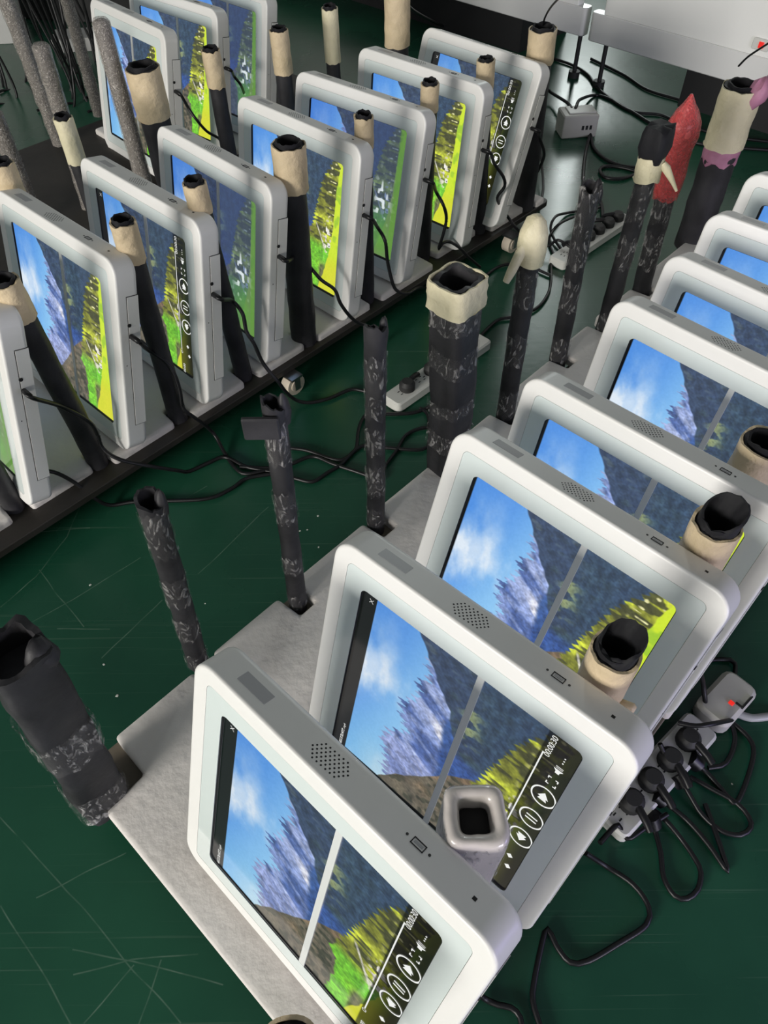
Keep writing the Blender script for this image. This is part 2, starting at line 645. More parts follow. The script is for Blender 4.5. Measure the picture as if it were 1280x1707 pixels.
mat('crate_black', (0.012, 0.012, 0.013), 0.6)
mat('wall_paint', (0.60, 0.61, 0.59), 0.8, var=0.05, vscale=1)
mat('panel_grey', (0.50, 0.50, 0.49), 0.45)

def emit_mat(name, color, strength):
    m = mat(name, (0.02, 0.02, 0.02), 0.3); b = m.node_tree.nodes['Principled BSDF']
    b.inputs['Emission Color'].default_value = (*color, 1); b.inputs['Emission Strength'].default_value = strength
    m.cycles.emission_sampling = 'NONE'
    return m
emit_mat('icon_white', (0.92, 0.93, 0.90), 0.95)
emit_mat('switch_red', (0.9, 0.02, 0.01), 0.9)

def screen_mat(name, attr, gain):
    m = mat(name, (0.004, 0.004, 0.005), 0.09, spec=0.5); nt = m.node_tree; b = nt.nodes['Principled BSDF']
    a = nt.nodes.new('ShaderNodeAttribute'); a.attribute_name = attr
    nt.links.new(a.outputs['Color'], b.inputs['Emission Color'])
    b.inputs['Emission Strength'].default_value = gain
    m.cycles.emission_sampling = 'NONE'
screen_mat('screen_menu', 'frame_menu', 0.92)
screen_mat('screen_play', 'frame_play', 1.0)
screen_mat('screen_dusk', 'frame_dusk', 1.0)

def wrap_mat(name, tint, base_fac, rough, bscale, strength, edge=0.09, hi=0.7, stretch=1.0, lo=0.50):
    """clear stretch film: partly see-through, crumpled and shiny"""
    m = bpy.data.materials.new(name); m.use_nodes = True; nt = m.node_tree
    b = nt.nodes['Principled BSDF']; out = nt.nodes['Material Output']
    b.inputs['Base Color'].default_value = (*tint, 1); b.inputs['Roughness'].default_value = rough
    b.inputs['Specular IOR Level'].default_value = 0.8
    tc = nt.nodes.new('ShaderNodeTexCoord')
    n = nt.nodes.new('ShaderNodeTexNoise'); n.inputs['Scale'].default_value = bscale; n.inputs['Detail'].default_value = 6
    n.inputs['Distortion'].default_value = 1.8
    mp = nt.nodes.new('ShaderNodeMapping'); mp.inputs['Scale'].default_value = (1, 1, stretch); nt.links.new(tc.outputs['Object'], mp.inputs['Vector'])
    nt.links.new(mp.outputs[0], n.inputs['Vector'])
    bp = nt.nodes.new('ShaderNodeBump'); bp.inputs['Strength'].default_value = strength; bp.inputs['Distance'].default_value = 0.008
    nt.links.new(n.outputs['Fac'], bp.inputs['Height']); nt.links.new(bp.outputs['Normal'], b.inputs['Normal'])
    n2 = nt.nodes.new('ShaderNodeTexNoise'); n2.inputs['Scale'].default_value = bscale * 1.6; n2.inputs['Detail'].default_value = 4; n2.inputs['Distortion'].default_value = 2.5
    nt.links.new(mp.outputs[0], n2.inputs['Vector'])
    r = nt.nodes.new('ShaderNodeValToRGB'); r.color_ramp.elements[0].position = lo; r.color_ramp.elements[1].position = lo + edge
    r.color_ramp.elements[0].color = (base_fac, base_fac, base_fac, 1); r.color_ramp.elements[1].color = (hi, hi, hi, 1)
    nt.links.new(n2.outputs['Fac'], r.inputs['Fac'])
    t = nt.nodes.new('ShaderNodeBsdfTransparent'); mx = nt.nodes.new('ShaderNodeMixShader')
    nt.links.new(r.outputs['Color'], mx.inputs[0]); nt.links.new(t.outputs[0], mx.inputs[1]); nt.links.new(b.outputs[0], mx.inputs[2])
    nt.links.new(mx.outputs[0], out.inputs['Surface'])
    MATS[name] = m
wrap_mat('film_clear', (0.50, 0.48, 0.47), 0.03, 0.16, 40, 1.0, edge=0.14, hi=0.62, stretch=0.45, lo=0.55)
wrap_mat('film_red', (0.75, 0.10, 0.10), 0.55, 0.14, 46, 1.0, edge=0.2, hi=0.95)
wrap_mat('bubble_wrap', (0.50, 0.46, 0.42), 0.30, 0.10, 75, 1.0, edge=0.16, hi=0.85)
mat('red_core', (0.75, 0.13, 0.12), 0.5, bump=0.8, bscale=40)
mat('tube_core', (0.13, 0.115, 0.10), 0.5, bump=0.4, bscale=40, var=0.3)

def floor_mat():
    m = bpy.data.materials.new('floor_green'); m.use_nodes = True; nt = m.node_tree; N = nt.nodes; L = nt.links
    b = N['Principled BSDF']; tc = N.new('ShaderNodeTexCoord'); sp = N.new('ShaderNodeSeparateXYZ')
    L.new(tc.outputs['Object'], sp.inputs[0])
    def mth(op, a, c=None, clamp=False):
        n = N.new('ShaderNodeMath'); n.operation = op; n.use_clamp = clamp
        for i, v in enumerate((a, c)):
            if v is None: continue
            if isinstance(v, (int, float)): n.inputs[i].default_value = v
            else: L.new(v, n.inputs[i])
        return n.outputs[0]
    X, Y = sp.outputs[0], sp.outputs[1]
    # hand-placed long scratches (segments), worn through the paint
    wob = N.new('ShaderNodeTexNoise'); wob.inputs['Scale'].default_value = 9; wob.inputs['Detail'].default_value = 1
    L.new(tc.outputs['Object'], wob.inputs['Vector'])
    wv = mth('MULTIPLY', mth('SUBTRACT', wob.outputs['Fac'], 0.5), 0.010)
    tot = None
    for (x0, y0, x1, y1) in DATA['scratch']:
        x0, y0, x1, y1 = x0 * K, y0 * K, x1 * K, y1 * K
        ln = math.hypot(x1 - x0, y1 - y0); dx, dy = (x1 - x0) / ln, (y1 - y0) / ln
        s = mth('ADD', mth('MULTIPLY', X, dx), mth('ADD', mth('MULTIPLY', Y, dy), -(x0 * dx + y0 * dy)))
        d = mth('ABSOLUTE', mth('ADD', wv, mth('ADD', mth('MULTIPLY', X, -dy), mth('ADD', mth('MULTIPLY', Y, dx), x0 * dy - y0 * dx))))
        line = mth('SUBTRACT', 1.0, mth('MULTIPLY', d, 1 / 0.0013), True)
        inside = mth('MULTIPLY', mth('GREATER_THAN', s, 0.0), mth('LESS_THAN', s, ln))
        v = mth('MULTIPLY', line, inside)
        tot = v if tot is None else mth('MAXIMUM', tot, v)
    wn = N.new('ShaderNodeTexNoise'); wn.inputs['Scale'].default_value = 30; wn.inputs['Detail'].default_value = 3
    L.new(tc.outputs['Object'], wn.inputs['Vector']); wob2 = mth('MULTIPLY', mth('SUBTRACT', wn.outputs['Fac'], 0.25), 2.0, True)
    # fine scuffs: stretched noise in two directions
    fine = None
    for ang, sc in ((0.75, 1.0), (2.1, 1.3), (1.35, 0.8)):
        mp = N.new('ShaderNodeMapping'); mp.inputs['Rotation'].default_value = (0, 0, ang); mp.inputs['Scale'].default_value = (1.3 * sc, 130 * sc, 1)
        n = N.new('ShaderNodeTexNoise'); n.inputs['Scale'].default_value = 1.6; n.inputs['Detail'].default_value = 3
        L.new(tc.outputs['Object'], mp.inputs['Vector']); L.new(mp.outputs[0], n.inputs['Vector'])
        v = mth('MULTIPLY', mth('SUBTRACT', n.outputs['Fac'], 0.66), 6.0, True)
        fine = v if fine is None else mth('MAXIMUM', fine, v)
    big = N.new('ShaderNodeTexNoise'); big.inputs['Scale'].default_value = 2.6; big.inputs['Detail'].default_value = 6
    L.new(tc.outputs['Object'], big.inputs['Vector'])
    ramp = N.new('ShaderNodeValToRGB')
    ramp.color_ramp.elements[0].position = 0.32; ramp.color_ramp.elements[0].color = (0.008, 0.056, 0.032, 1)
    ramp.color_ramp.elements[1].position = 0.72; ramp.color_ramp.elements[1].color = (0.017, 0.092, 0.050, 1)
    L.new(big.outputs['Fac'], ramp.inputs['Fac'])
    dots = N.new('ShaderNodeTexVoronoi'); dots.inputs['Scale'].default_value = 26
    L.new(tc.outputs['Object'], dots.inputs['Vector'])
    dm = mth('LESS_THAN', dots.outputs['Distance'], 0.035)
    sel = N.new('ShaderNodeTexNoise'); sel.inputs['Scale'].default_value = 5; L.new(tc.outputs['Object'], sel.inputs['Vector'])
    dm = mth('MULTIPLY', dm, mth('GREATER_THAN', sel.outputs['Fac'], 0.56))
    fac = mth('ADD', mth('MULTIPLY', mth('MULTIPLY', tot, wob2), 0.50), mth('ADD', mth('MULTIPLY', fine, 0.26), mth('MULTIPLY', dm, 0.45)), True)
    mx = N.new('ShaderNodeMix'); mx.data_type = 'RGBA'
    L.new(fac, mx.inputs[0]); L.new(ramp.outputs['Color'], mx.inputs[6]); mx.inputs[7].default_value = (0.26, 0.36, 0.28, 1)
    L.new(mx.outputs[2], b.inputs['Base Color'])
    rr = mth('ADD', 0.20, mth('MULTIPLY', big.outputs['Fac'], 0.16))
    L.new(rr, b.inputs['Roughness'])
    b.inputs['Specular IOR Level'].default_value = 0.36
    bp = N.new('ShaderNodeBump'); bp.inputs['Strength'].default_value = 0.06; bp.inputs['Distance'].default_value = 0.004
    un = N.new('ShaderNodeTexNoise'); un.inputs['Scale'].default_value = 35; un.inputs['Detail'].default_value = 3
    L.new(tc.outputs['Object'], un.inputs['Vector']); L.new(un.outputs['Fac'], bp.inputs['Height']); L.new(bp.outputs['Normal'], b.inputs['Normal'])
    MATS['floor_green'] = m
floor_mat()

# ------------------------------------------------------------------ helpers
def meshdata(name, verts, faces, m, smooth=True, angle=35):
    me = bpy.data.meshes.new(name)
    me.from_pydata([(v[0] * K, v[1] * K, v[2] * K) for v in verts], [], faces)
    bm = bmesh.new(); bm.from_mesh(me); bmesh.ops.recalc_face_normals(bm, faces=bm.faces); bm.to_mesh(me); bm.free()
    if smooth:
        me.shade_smooth()
        me.set_sharp_from_angle(angle=math.radians(angle))
    me.materials.append(MATS[m] if isinstance(m, str) else m)
    return me
def obj(name, me, parent=None, loc=None, rot=None):
    o = bpy.data.objects.new(name, me); COL.objects.link(o)
    if parent is not None: o.parent = parent
    if loc is not None: o.location = (loc[0] * K, loc[1] * K, loc[2] * K)
    if rot is not None: o.rotation_euler = rot
    return o
def tag(o, label=None, cat=None, group=None, kind=None):
    if label: o['label'] = label
    if cat: o['category'] = cat
    if group: o['group'] = group
    if kind: o['kind'] = kind
    return o
def thing(name, label, cat, loc=(0, 0, 0), rot=(0, 0, 0), group=None):
    o = obj(name, None, None, loc, rot); o.empty_display_size = 0.05
    return tag(o, label, cat, group)

class MB:
    def __init__(s): s.v = []; s.f = []
    def add(s, v, f):
        k = len(s.v); s.v += [tuple(p) for p in v]; s.f += [tuple(i + k for i in q) for q in f]; return s
    def box(s, a, b):
        x0, y0, z0 = a; x1, y1, z1 = b
        return s.add([(x0,y0,z0),(x1,y0,z0),(x1,y1,z0),(x0,y1,z0),(x0,y0,z1),(x1,y0,z1),(x1,y1,z1),(x0,y1,z1)],
                     [(0,3,2,1),(4,5,6,7),(0,1,5,4),(1,2,6,5),(2,3,7,6),(3,0,4,7)])
    def rbox(s, a, b, r, axis=2, n=3, ch=None):
        """box with rounded vertical (axis) edges and a small chamfer on both caps"""
        lo = [a[i] for i in range(3)]; hi = [b[i] for i in range(3)]
        i, j = [k for k in range(3) if k != axis]
        ch = min(r, 0.0015) if ch is None else ch
        def ring(ins, h):
            pts = []
            for cx, cy, a0 in ((hi[i], hi[j], 0), (lo[i], hi[j], 90), (lo[i], lo[j], 180), (hi[i], lo[j], 270)):
                sx = -1 if cx == hi[i] else 1; sy = -1 if cy == hi[j] else 1
                for k in range(n + 1):
                    t = math.radians(a0 + 90 * k / n); rr = max(r - ins, 1e-5)
                    p = [0, 0, 0]; p[i] = cx + sx * r + rr * math.cos(t); p[j] = cy + sy * r + rr * math.sin(t); p[axis] = h
                    pts.append(tuple(p))
            return pts
        rings = [ring(ch, lo[axis]), ring(0, lo[axis] + ch), ring(0, hi[axis] - ch), ring(ch, hi[axis])]
        k = len(rings[0]); v = sum(rings, []); f = [tuple(range(k))[::-1], tuple(range(3 * k, 4 * k))]
        for q in range(3):
            for e in range(k):
                f.append((q*k+e, q*k+(e+1) % k, (q+1)*k+(e+1) % k, (q+1)*k+e))
        return s.add(v, f)
    def cyl(s, c, r, h, axis=2, n=16, r2=None):
        r2 = r if r2 is None else r2; i, j = [k for k in range(3) if k != axis]; v = []
        for z, q in ((0, r), (h, r2)):
            for k in range(n):
                t = 2 * math.pi * k / n; p = list(c); p[i] += q * math.cos(t); p[j] += q * math.sin(t); p[axis] += z; v.append(p)
        f = [tuple(range(n))[::-1], tuple(range(n, 2 * n))] + [(k, (k+1) % n, n+(k+1) % n, n+k) for k in range(n)]
        return s.add(v, f)
    def mesh(s, name, m, **kw): return meshdata(name, s.v, s.f, m, **kw)

def smooth_path(pts, step=0.006):
    P = [Vector(p) for p in pts]; out = []
    Q = [P[0] * 2 - P[1]] + P + [P[-1] * 2 - P[-2]]
    for i in range(1, len(Q) - 2):
        a, b, c, d = Q[i-1:i+3]; n = max(2, int((c - b).length / step))
        for k in range(n):
            t = k / n
            out.append(0.5 * ((2*b) + (c-a)*t + (2*a-5*b+4*c-d)*t*t + (3*b-a-3*c+d)*t**3))
    out.append(P[-1]); return out
def tube(path, r, n=8):
    v = []; f = []; up = Vector((0, 0, 1)); m = len(path)
    for i, p in enumerate(path):
        d = (path[min(i+1, m-1)] - path[max(i-1, 0)]).normalized()
        s = d.cross(up)
        if s.length < 1e-3: s = d.cross(Vector((1, 0, 0)))
        s.normalize(); t = s.cross(d)
        for k in range(n):
            a = 2 * math.pi * k / n; v.append(p + s * (r * math.cos(a)) + t * (r * math.sin(a)))
    for i in range(m - 1):
        for k in range(n):
            f.append((i*n+k, i*n+(k+1) % n, (i+1)*n+(k+1) % n, (i+1)*n+k))
    f.append(tuple(range(n))[::-1]); f.append(tuple(range((m-1)*n, m*n)))
    return v, f

# ------------------------------------------------------------------ setting
fb = MB().box((-4, -3.2, -0.02), (4.2, 6.0, 0.0))
tag(obj('floor', fb.mesh('floor', 'floor_green', smooth=False)), 'glossy dark green painted floor with long pale scratches', 'floor', kind='structure')

for nm, lb, a, b in (('wall_back', 'pale far wall of the hall behind the cabinets', (-4, 5.9, 0), (4.2, 6.0, 3.0)), ('wall_front', 'pale wall of the hall behind the camera', (-4, -3.2, 0), (4.2, -3.1, 3.0)),
                     ('wall_left', 'pale left wall of the hall out of view', (-4, -3.1, 0), (-3.9, 5.9, 3.0)), ('wall_right', 'pale right wall of the hall out of view', (4.1, -3.1, 0), (4.2, 5.9, 3.0))):
    tag(obj(nm, MB().box(a, b).mesh(nm, 'wall_paint', smooth=False)), lb, 'wall', kind='structure')

U0 = np.array([math.cos(-0.76), math.sin(-0.76)]); S0 = np.array([-U0[1], U0[0]])   # across a row, along a row

POLE = DATA['poles']
def xy(k): return np.array(POLE[k][:2])

def sheet(name, label, left, right, z0, z1, start, end, lo, ro, hw=0.0155, sgn0=True, lline=None):
    """foam sheet with a notch cut round each pole; left/right: pole positions along the row"""
    o = np.mean(left + right, axis=0)
    def su(p): d = np.asarray(p) - o; return d @ S0, d @ U0
    L = sorted(su(p) for p in left); Rr = sorted(su(p) for p in right)
    rnd = random.Random(len(name) + int(o[0] * 1000)); start = su(left[0])[0] + start if sgn0 else start; end = max(su(left[-1])[0], su(right[-1])[0]) + end if sgn0 else end
    pts = []
    def side(Q, off, sgn):
        out = []; lastj = None
        for s, u in Q:
            if s > end - 0.02 or s < start - 0.02: continue
            inn = u - sgn * 0.020
            e2 = u + sgn * (off + rnd.uniform(-0.005, 0.004))
            if lline and sgn < 0:
                (sa, ua), (sb, ub) = su(lline[0]), su(lline[1])
                e2 = ua + (ub - ua) * (s - sa) / (sb - sa) + rnd.uniform(-0.003, 0.003); inn = max(inn, e2 + 0.04)
            if s < start + 0.03 and sgn < 0:
                out += [(start, inn + 0.004), (s + 0.044, inn), (s + 0.046, e2)]
            else:
                if lastj is None: lastj = e2; out.append((start, e2))
                out += [(s - hw, lastj), (s - hw + 0.003, inn), (s + hw - 0.003, inn), (s + hw, e2)]
            lastj = e2
        out.append((end, lastj)); return out
    poly = side(L, lo, -1) + side(Rr, ro, 1)[::-1]
    P = [o + S0 * s + U0 * u for s, u in poly]
    bm = bmesh.new()
    vs_ = [bm.verts.new((p[0] * K, p[1] * K, z0 * K)) for p in P]
    face = bm.faces.new(vs_)
    r = bmesh.ops.extrude_face_region(bm, geom=[face])
    top = [g for g in r['geom'] if isinstance(g, bmesh.types.BMVert)]
    bmesh.ops.translate(bm, verts=top, vec=(0, 0, (z1 - z0) * K))
    bmesh.ops.recalc_face_normals(bm, faces=bm.faces)
    edges = [e for e in bm.edges if any(v in top for v in e.verts)]
    bmesh.ops.bevel(bm, geom=edges, offset=0.006 * K, segments=3, affect='EDGES', profile=0.6)
    bmesh.ops.triangulate(bm, faces=[f for f in bm.faces if len(f.verts) > 4])
    me = bpy.data.meshes.new(name); bm.to_mesh(me); bm.free()
    me.shade_smooth(); me.set_sharp_from_angle(angle=math.radians(40)); me.materials.append(MATS['foam'])
    tag(obj(name, me), label, 'foam sheet', 'foam sheets on the trolleys')

def trolley(label, o, s0, s1, u0, u1, ztop, th, m, casters):
    t = thing('trolley', label, 'trolley', (o[0], o[1], 0), (0, 0, -0.76), 'low trolleys')
    b = MB().rbox((u0, s0, ztop - th), (u1, s1, ztop), 0.012, ch=0.001)
    obj('board', b.mesh('trolley_board', m), t)
    zb = ztop - th
    for (u, s) in casters:
        w = obj('caster', MB().cyl((u - 0.009, s, 0.0185), 0.0185, 0.018, axis=0, n=24).cyl((u - 0.0105, s, 0.0185), 0.011, 0.021, axis=0, n=18).mesh('caster_wheel', 'caster_cream'), t)
        mb = MB().box((u - 0.014, s - 0.012, zb - 0.004), (u + 0.014, s + 0.012, zb))
        mb.box((u - 0.0135, s - 0.006, 0.012), (u - 0.0115, s + 0.006, zb - 0.003)).box((u + 0.0115, s - 0.006, 0.012), (u + 0.0135, s + 0.006, zb - 0.003))
        obj('bracket', mb.mesh('caster_bracket', 'steel', smooth=False), w)
    return t
def rel(o, p): d = np.asarray(p)[:2] - np.asarray(o); return d @ U0, d @ S0

# left row trolley
oL = xy('L34')
cst = [rel(oL, DATA['caster'][0]), rel(oL, DATA['caster'][1])]
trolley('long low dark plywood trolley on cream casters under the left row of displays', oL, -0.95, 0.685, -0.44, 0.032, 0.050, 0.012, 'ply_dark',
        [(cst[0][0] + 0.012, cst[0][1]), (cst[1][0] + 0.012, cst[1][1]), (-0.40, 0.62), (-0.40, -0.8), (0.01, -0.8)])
oR = xy('R34')
trolley('low brown plywood trolley under the right row of displays', oR, -0.452, 1.05, -0.004, 0.425, 0.055, 0.012, 'ply_brown',
        [(0.02, -0.40), (0.40, -0.40), (0.02, 0.95), (0.40, 0.95)])
oB = np.array(DATA['disp']['B1'][:2])
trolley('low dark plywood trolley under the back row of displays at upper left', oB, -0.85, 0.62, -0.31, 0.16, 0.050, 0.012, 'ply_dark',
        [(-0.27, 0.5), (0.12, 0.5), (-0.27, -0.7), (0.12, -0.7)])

Lr = [xy(k) for k in ('L00', 'L01', 'L12', 'L23', 'L34', 'L45', 'L56', 'L67', 'L78')]
Ll = [xy(k) for k in ('Ll1', 'Ll2', 'Ll3', 'Ll4', 'Ll5', 'Ll6')]
Rl = [xy(k) for k in ('R01', 'R12', 'R23', 'R34', 'R45', 'R56', 'R67', 'R78', 'R89', 'R910')]
Rr_ = [xy(k) for k in ('Rr0', 'Rr1', 'Rr2', 'Rr3', 'Rr4')]
Rr_ += [Rr_[-1] + (0.09 * (i + 1)) * np.array([0.72, 0.69]) * 1.45 for i in range(4)]
sheet('foam_sheet', 'notched white foam sheet beneath the left row of displays', Ll, Lr, 0.050, 0.0617, -0.75, 0.045, 0.03, 0.022)
sheet('foam_sheet', 'notched white foam sheet beneath the right row of displays', Rl, Rr_, 0.055, 0.0747, -0.006, 0.04, 0.026, 0.05, lline=((-0.2995, 0.3257), (0.3267, 1.0284)))
oB2 = oB
bl = [oB2 + U0 * -0.27 + S0 * s for s in (-0.2, -0.07, 0.06, 0.2)]; brr = [oB2 + U0 * 0.11 + S0 * s for s in (-0.2, -0.07, 0.06, 0.2)]
sheet('foam_sheet', 'white foam sheet beneath the back row of displays at upper left', bl, brr, 0.050, 0.0617, 0.03, 0.42, -0.10, 0.03, sgn0=False)

# ------------------------------------------------------------------ the video frame on the screens
def _table(seed): return np.random.RandomState(seed).rand(256, 256)
def vnoise(x, y, seed=0):
    T = _table(seed); xi = np.floor(x).astype(int); yi = np.floor(y).astype(int)
    fx = x - xi; fy = y - yi; fx = fx*fx*(3-2*fx); fy = fy*fy*(3-2*fy)
    g = lambda a, b: T[a % 256, b % 256]
    return (g(xi, yi)*(1-fx)+g(xi+1, yi)*fx)*(1-fy)+(g(xi, yi+1)*(1-fx)+g(xi+1, yi+1)*fx)*fy
def fbm(x, y, seed=0, o=4):
    s = 0; a = 0.5; t = 0
    for k in range(o): s = s + a*vnoise(x*2**k, y*2**k, seed+k); t += a; a *= 0.5
    return s / t
def c3(*c): return np.array(c, float) / 255.0
def lin(c): return np.where(c <= 0.04045, c/12.92, ((np.maximum(c, 0)+0.055)/1.055)**2.4)
def mixc(a, b, f): f = np.clip(f, 0, 1)[..., None]; return a*(1-f)+b*f
def sst(a, b, x): t = np.clip((x-a)/(b-a), 0, 1); return t*t*(3-2*t)

def paint(u, v, menu, dusk=False):
    X, Y = v, u                                   # X: picture left to right, Y: picture top to bottom
    n1 = fbm(X*5, Y*7, 1, 5); n2 = fbm(X*9+3, Y*12, 7, 4); hi = vnoise(X*120, Y*120, 21)
    # sky
    sky = mixc(c3(78, 146, 230), c3(146, 204, 248), sst(0.0, 0.42, Y + 0.35*(0.6-X)))
    sky = mixc(sky, c3(120, 190, 235), sst(0.5, 0.0, X)*0.5)
    cl = (sst(0.46, 0.86, fbm(X*3.2+2, Y*6+1, 3, 6))*0.9 + 0.25*sst(0.4, 0.7, fbm(X*11, Y*16, 5, 4))*sst(0.45, 0.6, fbm(X*3.2+2, Y*6+1, 3, 3))) * sst(1.05, 0.6, X)
    sky = mixc(sky, c3(228, 240, 252), cl*0.95)
    sky = mixc(sky, c3(214, 232, 236), sst(0.30, 0.0, X)*sst(0.1, 0.3, Y)*0.6)
    img = sky
    # jagged far peak
    xs = [0, .08, .11, .2, .26, .30, .34, .37, .40, .43, .45, .50, .57, .62, .67, .74, .77, .80, .89, 1.0]
    ys = [.36, .31, .30, .29, .275, .25, .27, .285, .31, .365, .345, .31, .285, .33, .36, .34, .355, .38, .36, .42]
    jag = (np.abs(((X*26 + 0.7*vnoise(X*9, X*0, 5)) % 1) - 0.5) - 0.25)*0.085 + (np.abs(((X*61+1.3*vnoise(X*30, X*0, 6)) % 1)-0.5)-0.25)*0.045
    yp = np.interp(X, xs, ys) + jag + 0.02*(vnoise(X*70, X*0+2, 11)-0.5)
    far = sst(0.40, 0.30, X)
    st = fbm(X*16 + Y*9, Y*3 - X*4, 13, 4); st2 = vnoise(X*60+Y*38, Y*7, 15)
    rock = mixc(c3(74, 98, 158), c3(170, 184, 226), sst(0.38, 0.66, st)*0.8 + 0.35*(st2-0.4))
    rock = mixc(rock, c3(226, 224, 232), sst(0.40, 0.52, Y)*sst(0.56, 0.7, st*0.6+st2*0.4)*1.0)
    rock = mixc(rock, c3(150, 160, 208), far*0.55)
    img = mixc(img, rock, sst(-0.004, 0.006, Y - yp))
    # blue valley
    yv = 0.52 + 0.05*(vnoise(X*8, X*0, 31)-0.5) + 0.07*np.maximum(0, 0.42-X)
    val = mixc(c3(44, 78, 158), c3(66, 98, 150), n2)
    img = mixc(img, val, sst(-0.012, 0.016, Y - yv))
    # dark slope at the right of the picture
    ysl = np.interp(X, [.50, .60, .66, .73, .80, .90, 1.0], [.60, .555, .53, .50, .44, .36, .285]) + 0.012*(vnoise(X*40, X*0, 8)-0.5)
    sl = mixc(c3(44, 60, 92), c3(62, 80, 104), fbm(X*9, Y*8, 41, 4))
    tr = sst(0.52, 0.75, fbm(X*26, Y*14, 43, 3))
    sl = mixc(sl, c3(62, 84, 84), tr*0.8*sst(0.40, 0.62, Y))
    pale = sst(0.56, 0.7, fbm(X*30, Y*22, 47, 3))*np.exp(-(((X-0.74)/0.11)**2+((Y-0.615-0.18*(0.75-X))/0.05)**2))
    sl = mixc(sl, c3(150, 160, 110), pale*1.6)
    sl = mixc(sl, c3(96, 112, 120), sst(0.60, 0.78, vnoise(X*55, Y*30, 49))*0.55*sst(0.9, 0.97, X+0.05*Y))
    img = mixc(img, sl, sst(-0.004, 0.006, Y - ysl)*sst(0.50, 0.56, X))
    fo = mixc(c3(50, 72, 108), c3(58, 82, 96), n1)
    fo = mixc(fo, c3(36, 54, 78), sst(0.5, 0.7, vnoise(X*34, Y*50, 51))*0.5)
    img = mixc(img, fo, sst(0.60, 0.72, Y + 0.18*(X-0.55))*sst(0.42, 0.6, X)*0.85)
    # near hill at the left of the picture
    yh = np.interp(X, [0, .13, .25, .33, .40, .48], [.27, .37, .49, .545, .60, .70]) + 0.012*(vnoise(X*30, X*0, 61)-0.5)
    hl = mixc(c3(88, 84, 74), c3(120, 110, 90), fbm(X*7+Y*14, Y*4, 63, 4))
    hl = mixc(hl, c3(52, 56, 44), sst(0.48, 0.7, vnoise(X*46, Y*34, 65))*0.7)
    hl = mixc(hl, c3(150, 120, 90), sst(0.55, 0.75, fbm(X*8, Y*8, 66, 2))*sst(0.1, 0.25, X)*0.6)
    img = mixc(img, hl, sst(-0.004, 0.006, Y - yh)*sst(0.50, 0.43, X + 0.04*(vnoise(Y*30, Y*0, 67)-0.5)))
    # meadow with trees
    yt = np.interp(X, [0, .06, .2, .29, .33, .42, .56, .70, .82, .90, .97, 1.0], [.70, .70, .715, .70, .66, .685, .725, .755, .79, .835, .88, .91])
    spike = (np.abs(((X*34 + 0.8*vnoise(X*21, X*0, 71)) % 1)-0.5)-0.25)*0.05*sst(0.35, 0.5, X)
    yt = yt + spike + 0.016*(vnoise(X*60, X*0, 73)-0.5)
    streak = vnoise(X*70, Y*9, 75); patch = fbm(X*9, Y*9, 77, 3)
    me = mixc(c3(126, 130, 44), c3(206, 216, 62), sst(0.40, 0.62, patch))
    me = mixc(me, c3(64, 66, 40), sst(0.52, 0.66, streak)*sst(0.28, 0.42, X)*0.85)
    me = mixc(me, c3(236, 232, 170), sst(0.78, 0.9, vnoise(X*80, Y*26, 79))*sst(0.35, 0.45, X)*sst(0.83, 0.88, Y))
    grn = mixc(c3(96, 190, 48), c3(168, 222, 52), fbm(X*7, Y*7, 81, 3))
    me = mixc(me, grn, sst(0.42, 0.32, X))
    wood = np.exp(-(((X-0.13)/0.10)**4+((Y-0.835)/0.035)**4))
    me = mixc(me, mixc(c3(70, 74, 52), c3(120, 116, 84), vnoise(X*60, Y*60, 83)), wood*0.95)
    img = mixc(img, me, sst(-0.004, 0.006, Y - yt))
    # road and village
    rd = np.abs(Y - (0.74 + 0.55*np.abs(X-0.50)+0.10*(X-0.3)))
    vil = sst(0.62, 0.72, vnoise(X*64, Y*64, 85))*np.exp(-(((X-0.45)/0.13)**2+((Y-0.875)/0.045)**2))
    img = mixc(img, c3(238, 232, 222), vil*1.6)
    img = mixc(img, c3(226, 222, 214), sst(0.010, 0.004, np.abs(Y-0.745-0.62*(0.52-X)))*sst(0.30, 0.36, X)*sst(0.53, 0.5, X)*0.85)
    hs = ((np.abs(X-0.385) < 0.018) & (np.abs(Y-0.895) < 0.016)).astype(float)
    img = mixc(img, c3(250, 248, 246), hs)
    img = mixc(img, c3(60, 60, 66), ((np.abs(X-0.380) < 0.006) & (np.abs(Y-0.898) < 0.005)).astype(float))
    # lime strip along the foot
    yl = np.interp(X, [0, .03, .2, .36, .5, .8, .9, 1.0], [.795, .80, .865, .905, .925, .94, .955, .975]) + 0.008*(vnoise(X*40, X*0, 91)-0.5)
    lime = mixc(c3(196, 232, 34), c3(226, 240, 60), fbm(X*14, Y*14, 93, 3))
    lime = mixc(lime, c3(226, 214, 48), sst(0.36, 0.2, X)*0.6)
    lime = mixc(lime, c3(120, 180, 50), sst(0.6, 0.75, fbm(X*20, Y*20, 95, 2))*0.5*sst(0.3, 0.5, X))
    img = mixc(img, lime, sst(-0.003, 0.004, Y - yl))
    tex = vnoise(X*150+Y*40, Y*95, 23)-0.5; tex2 = fbm(X*40, Y*40, 25, 3)-0.5
    img = np.clip(img*(1 + ((tex*0.30 + tex2*0.5)*sst(0.0, 0.02, Y - np.minimum(yp, ysl))*sst(0.0, 0.02, yl - Y))[..., None]) + (hi[..., None]-0.5)*0.025, 0, 1)
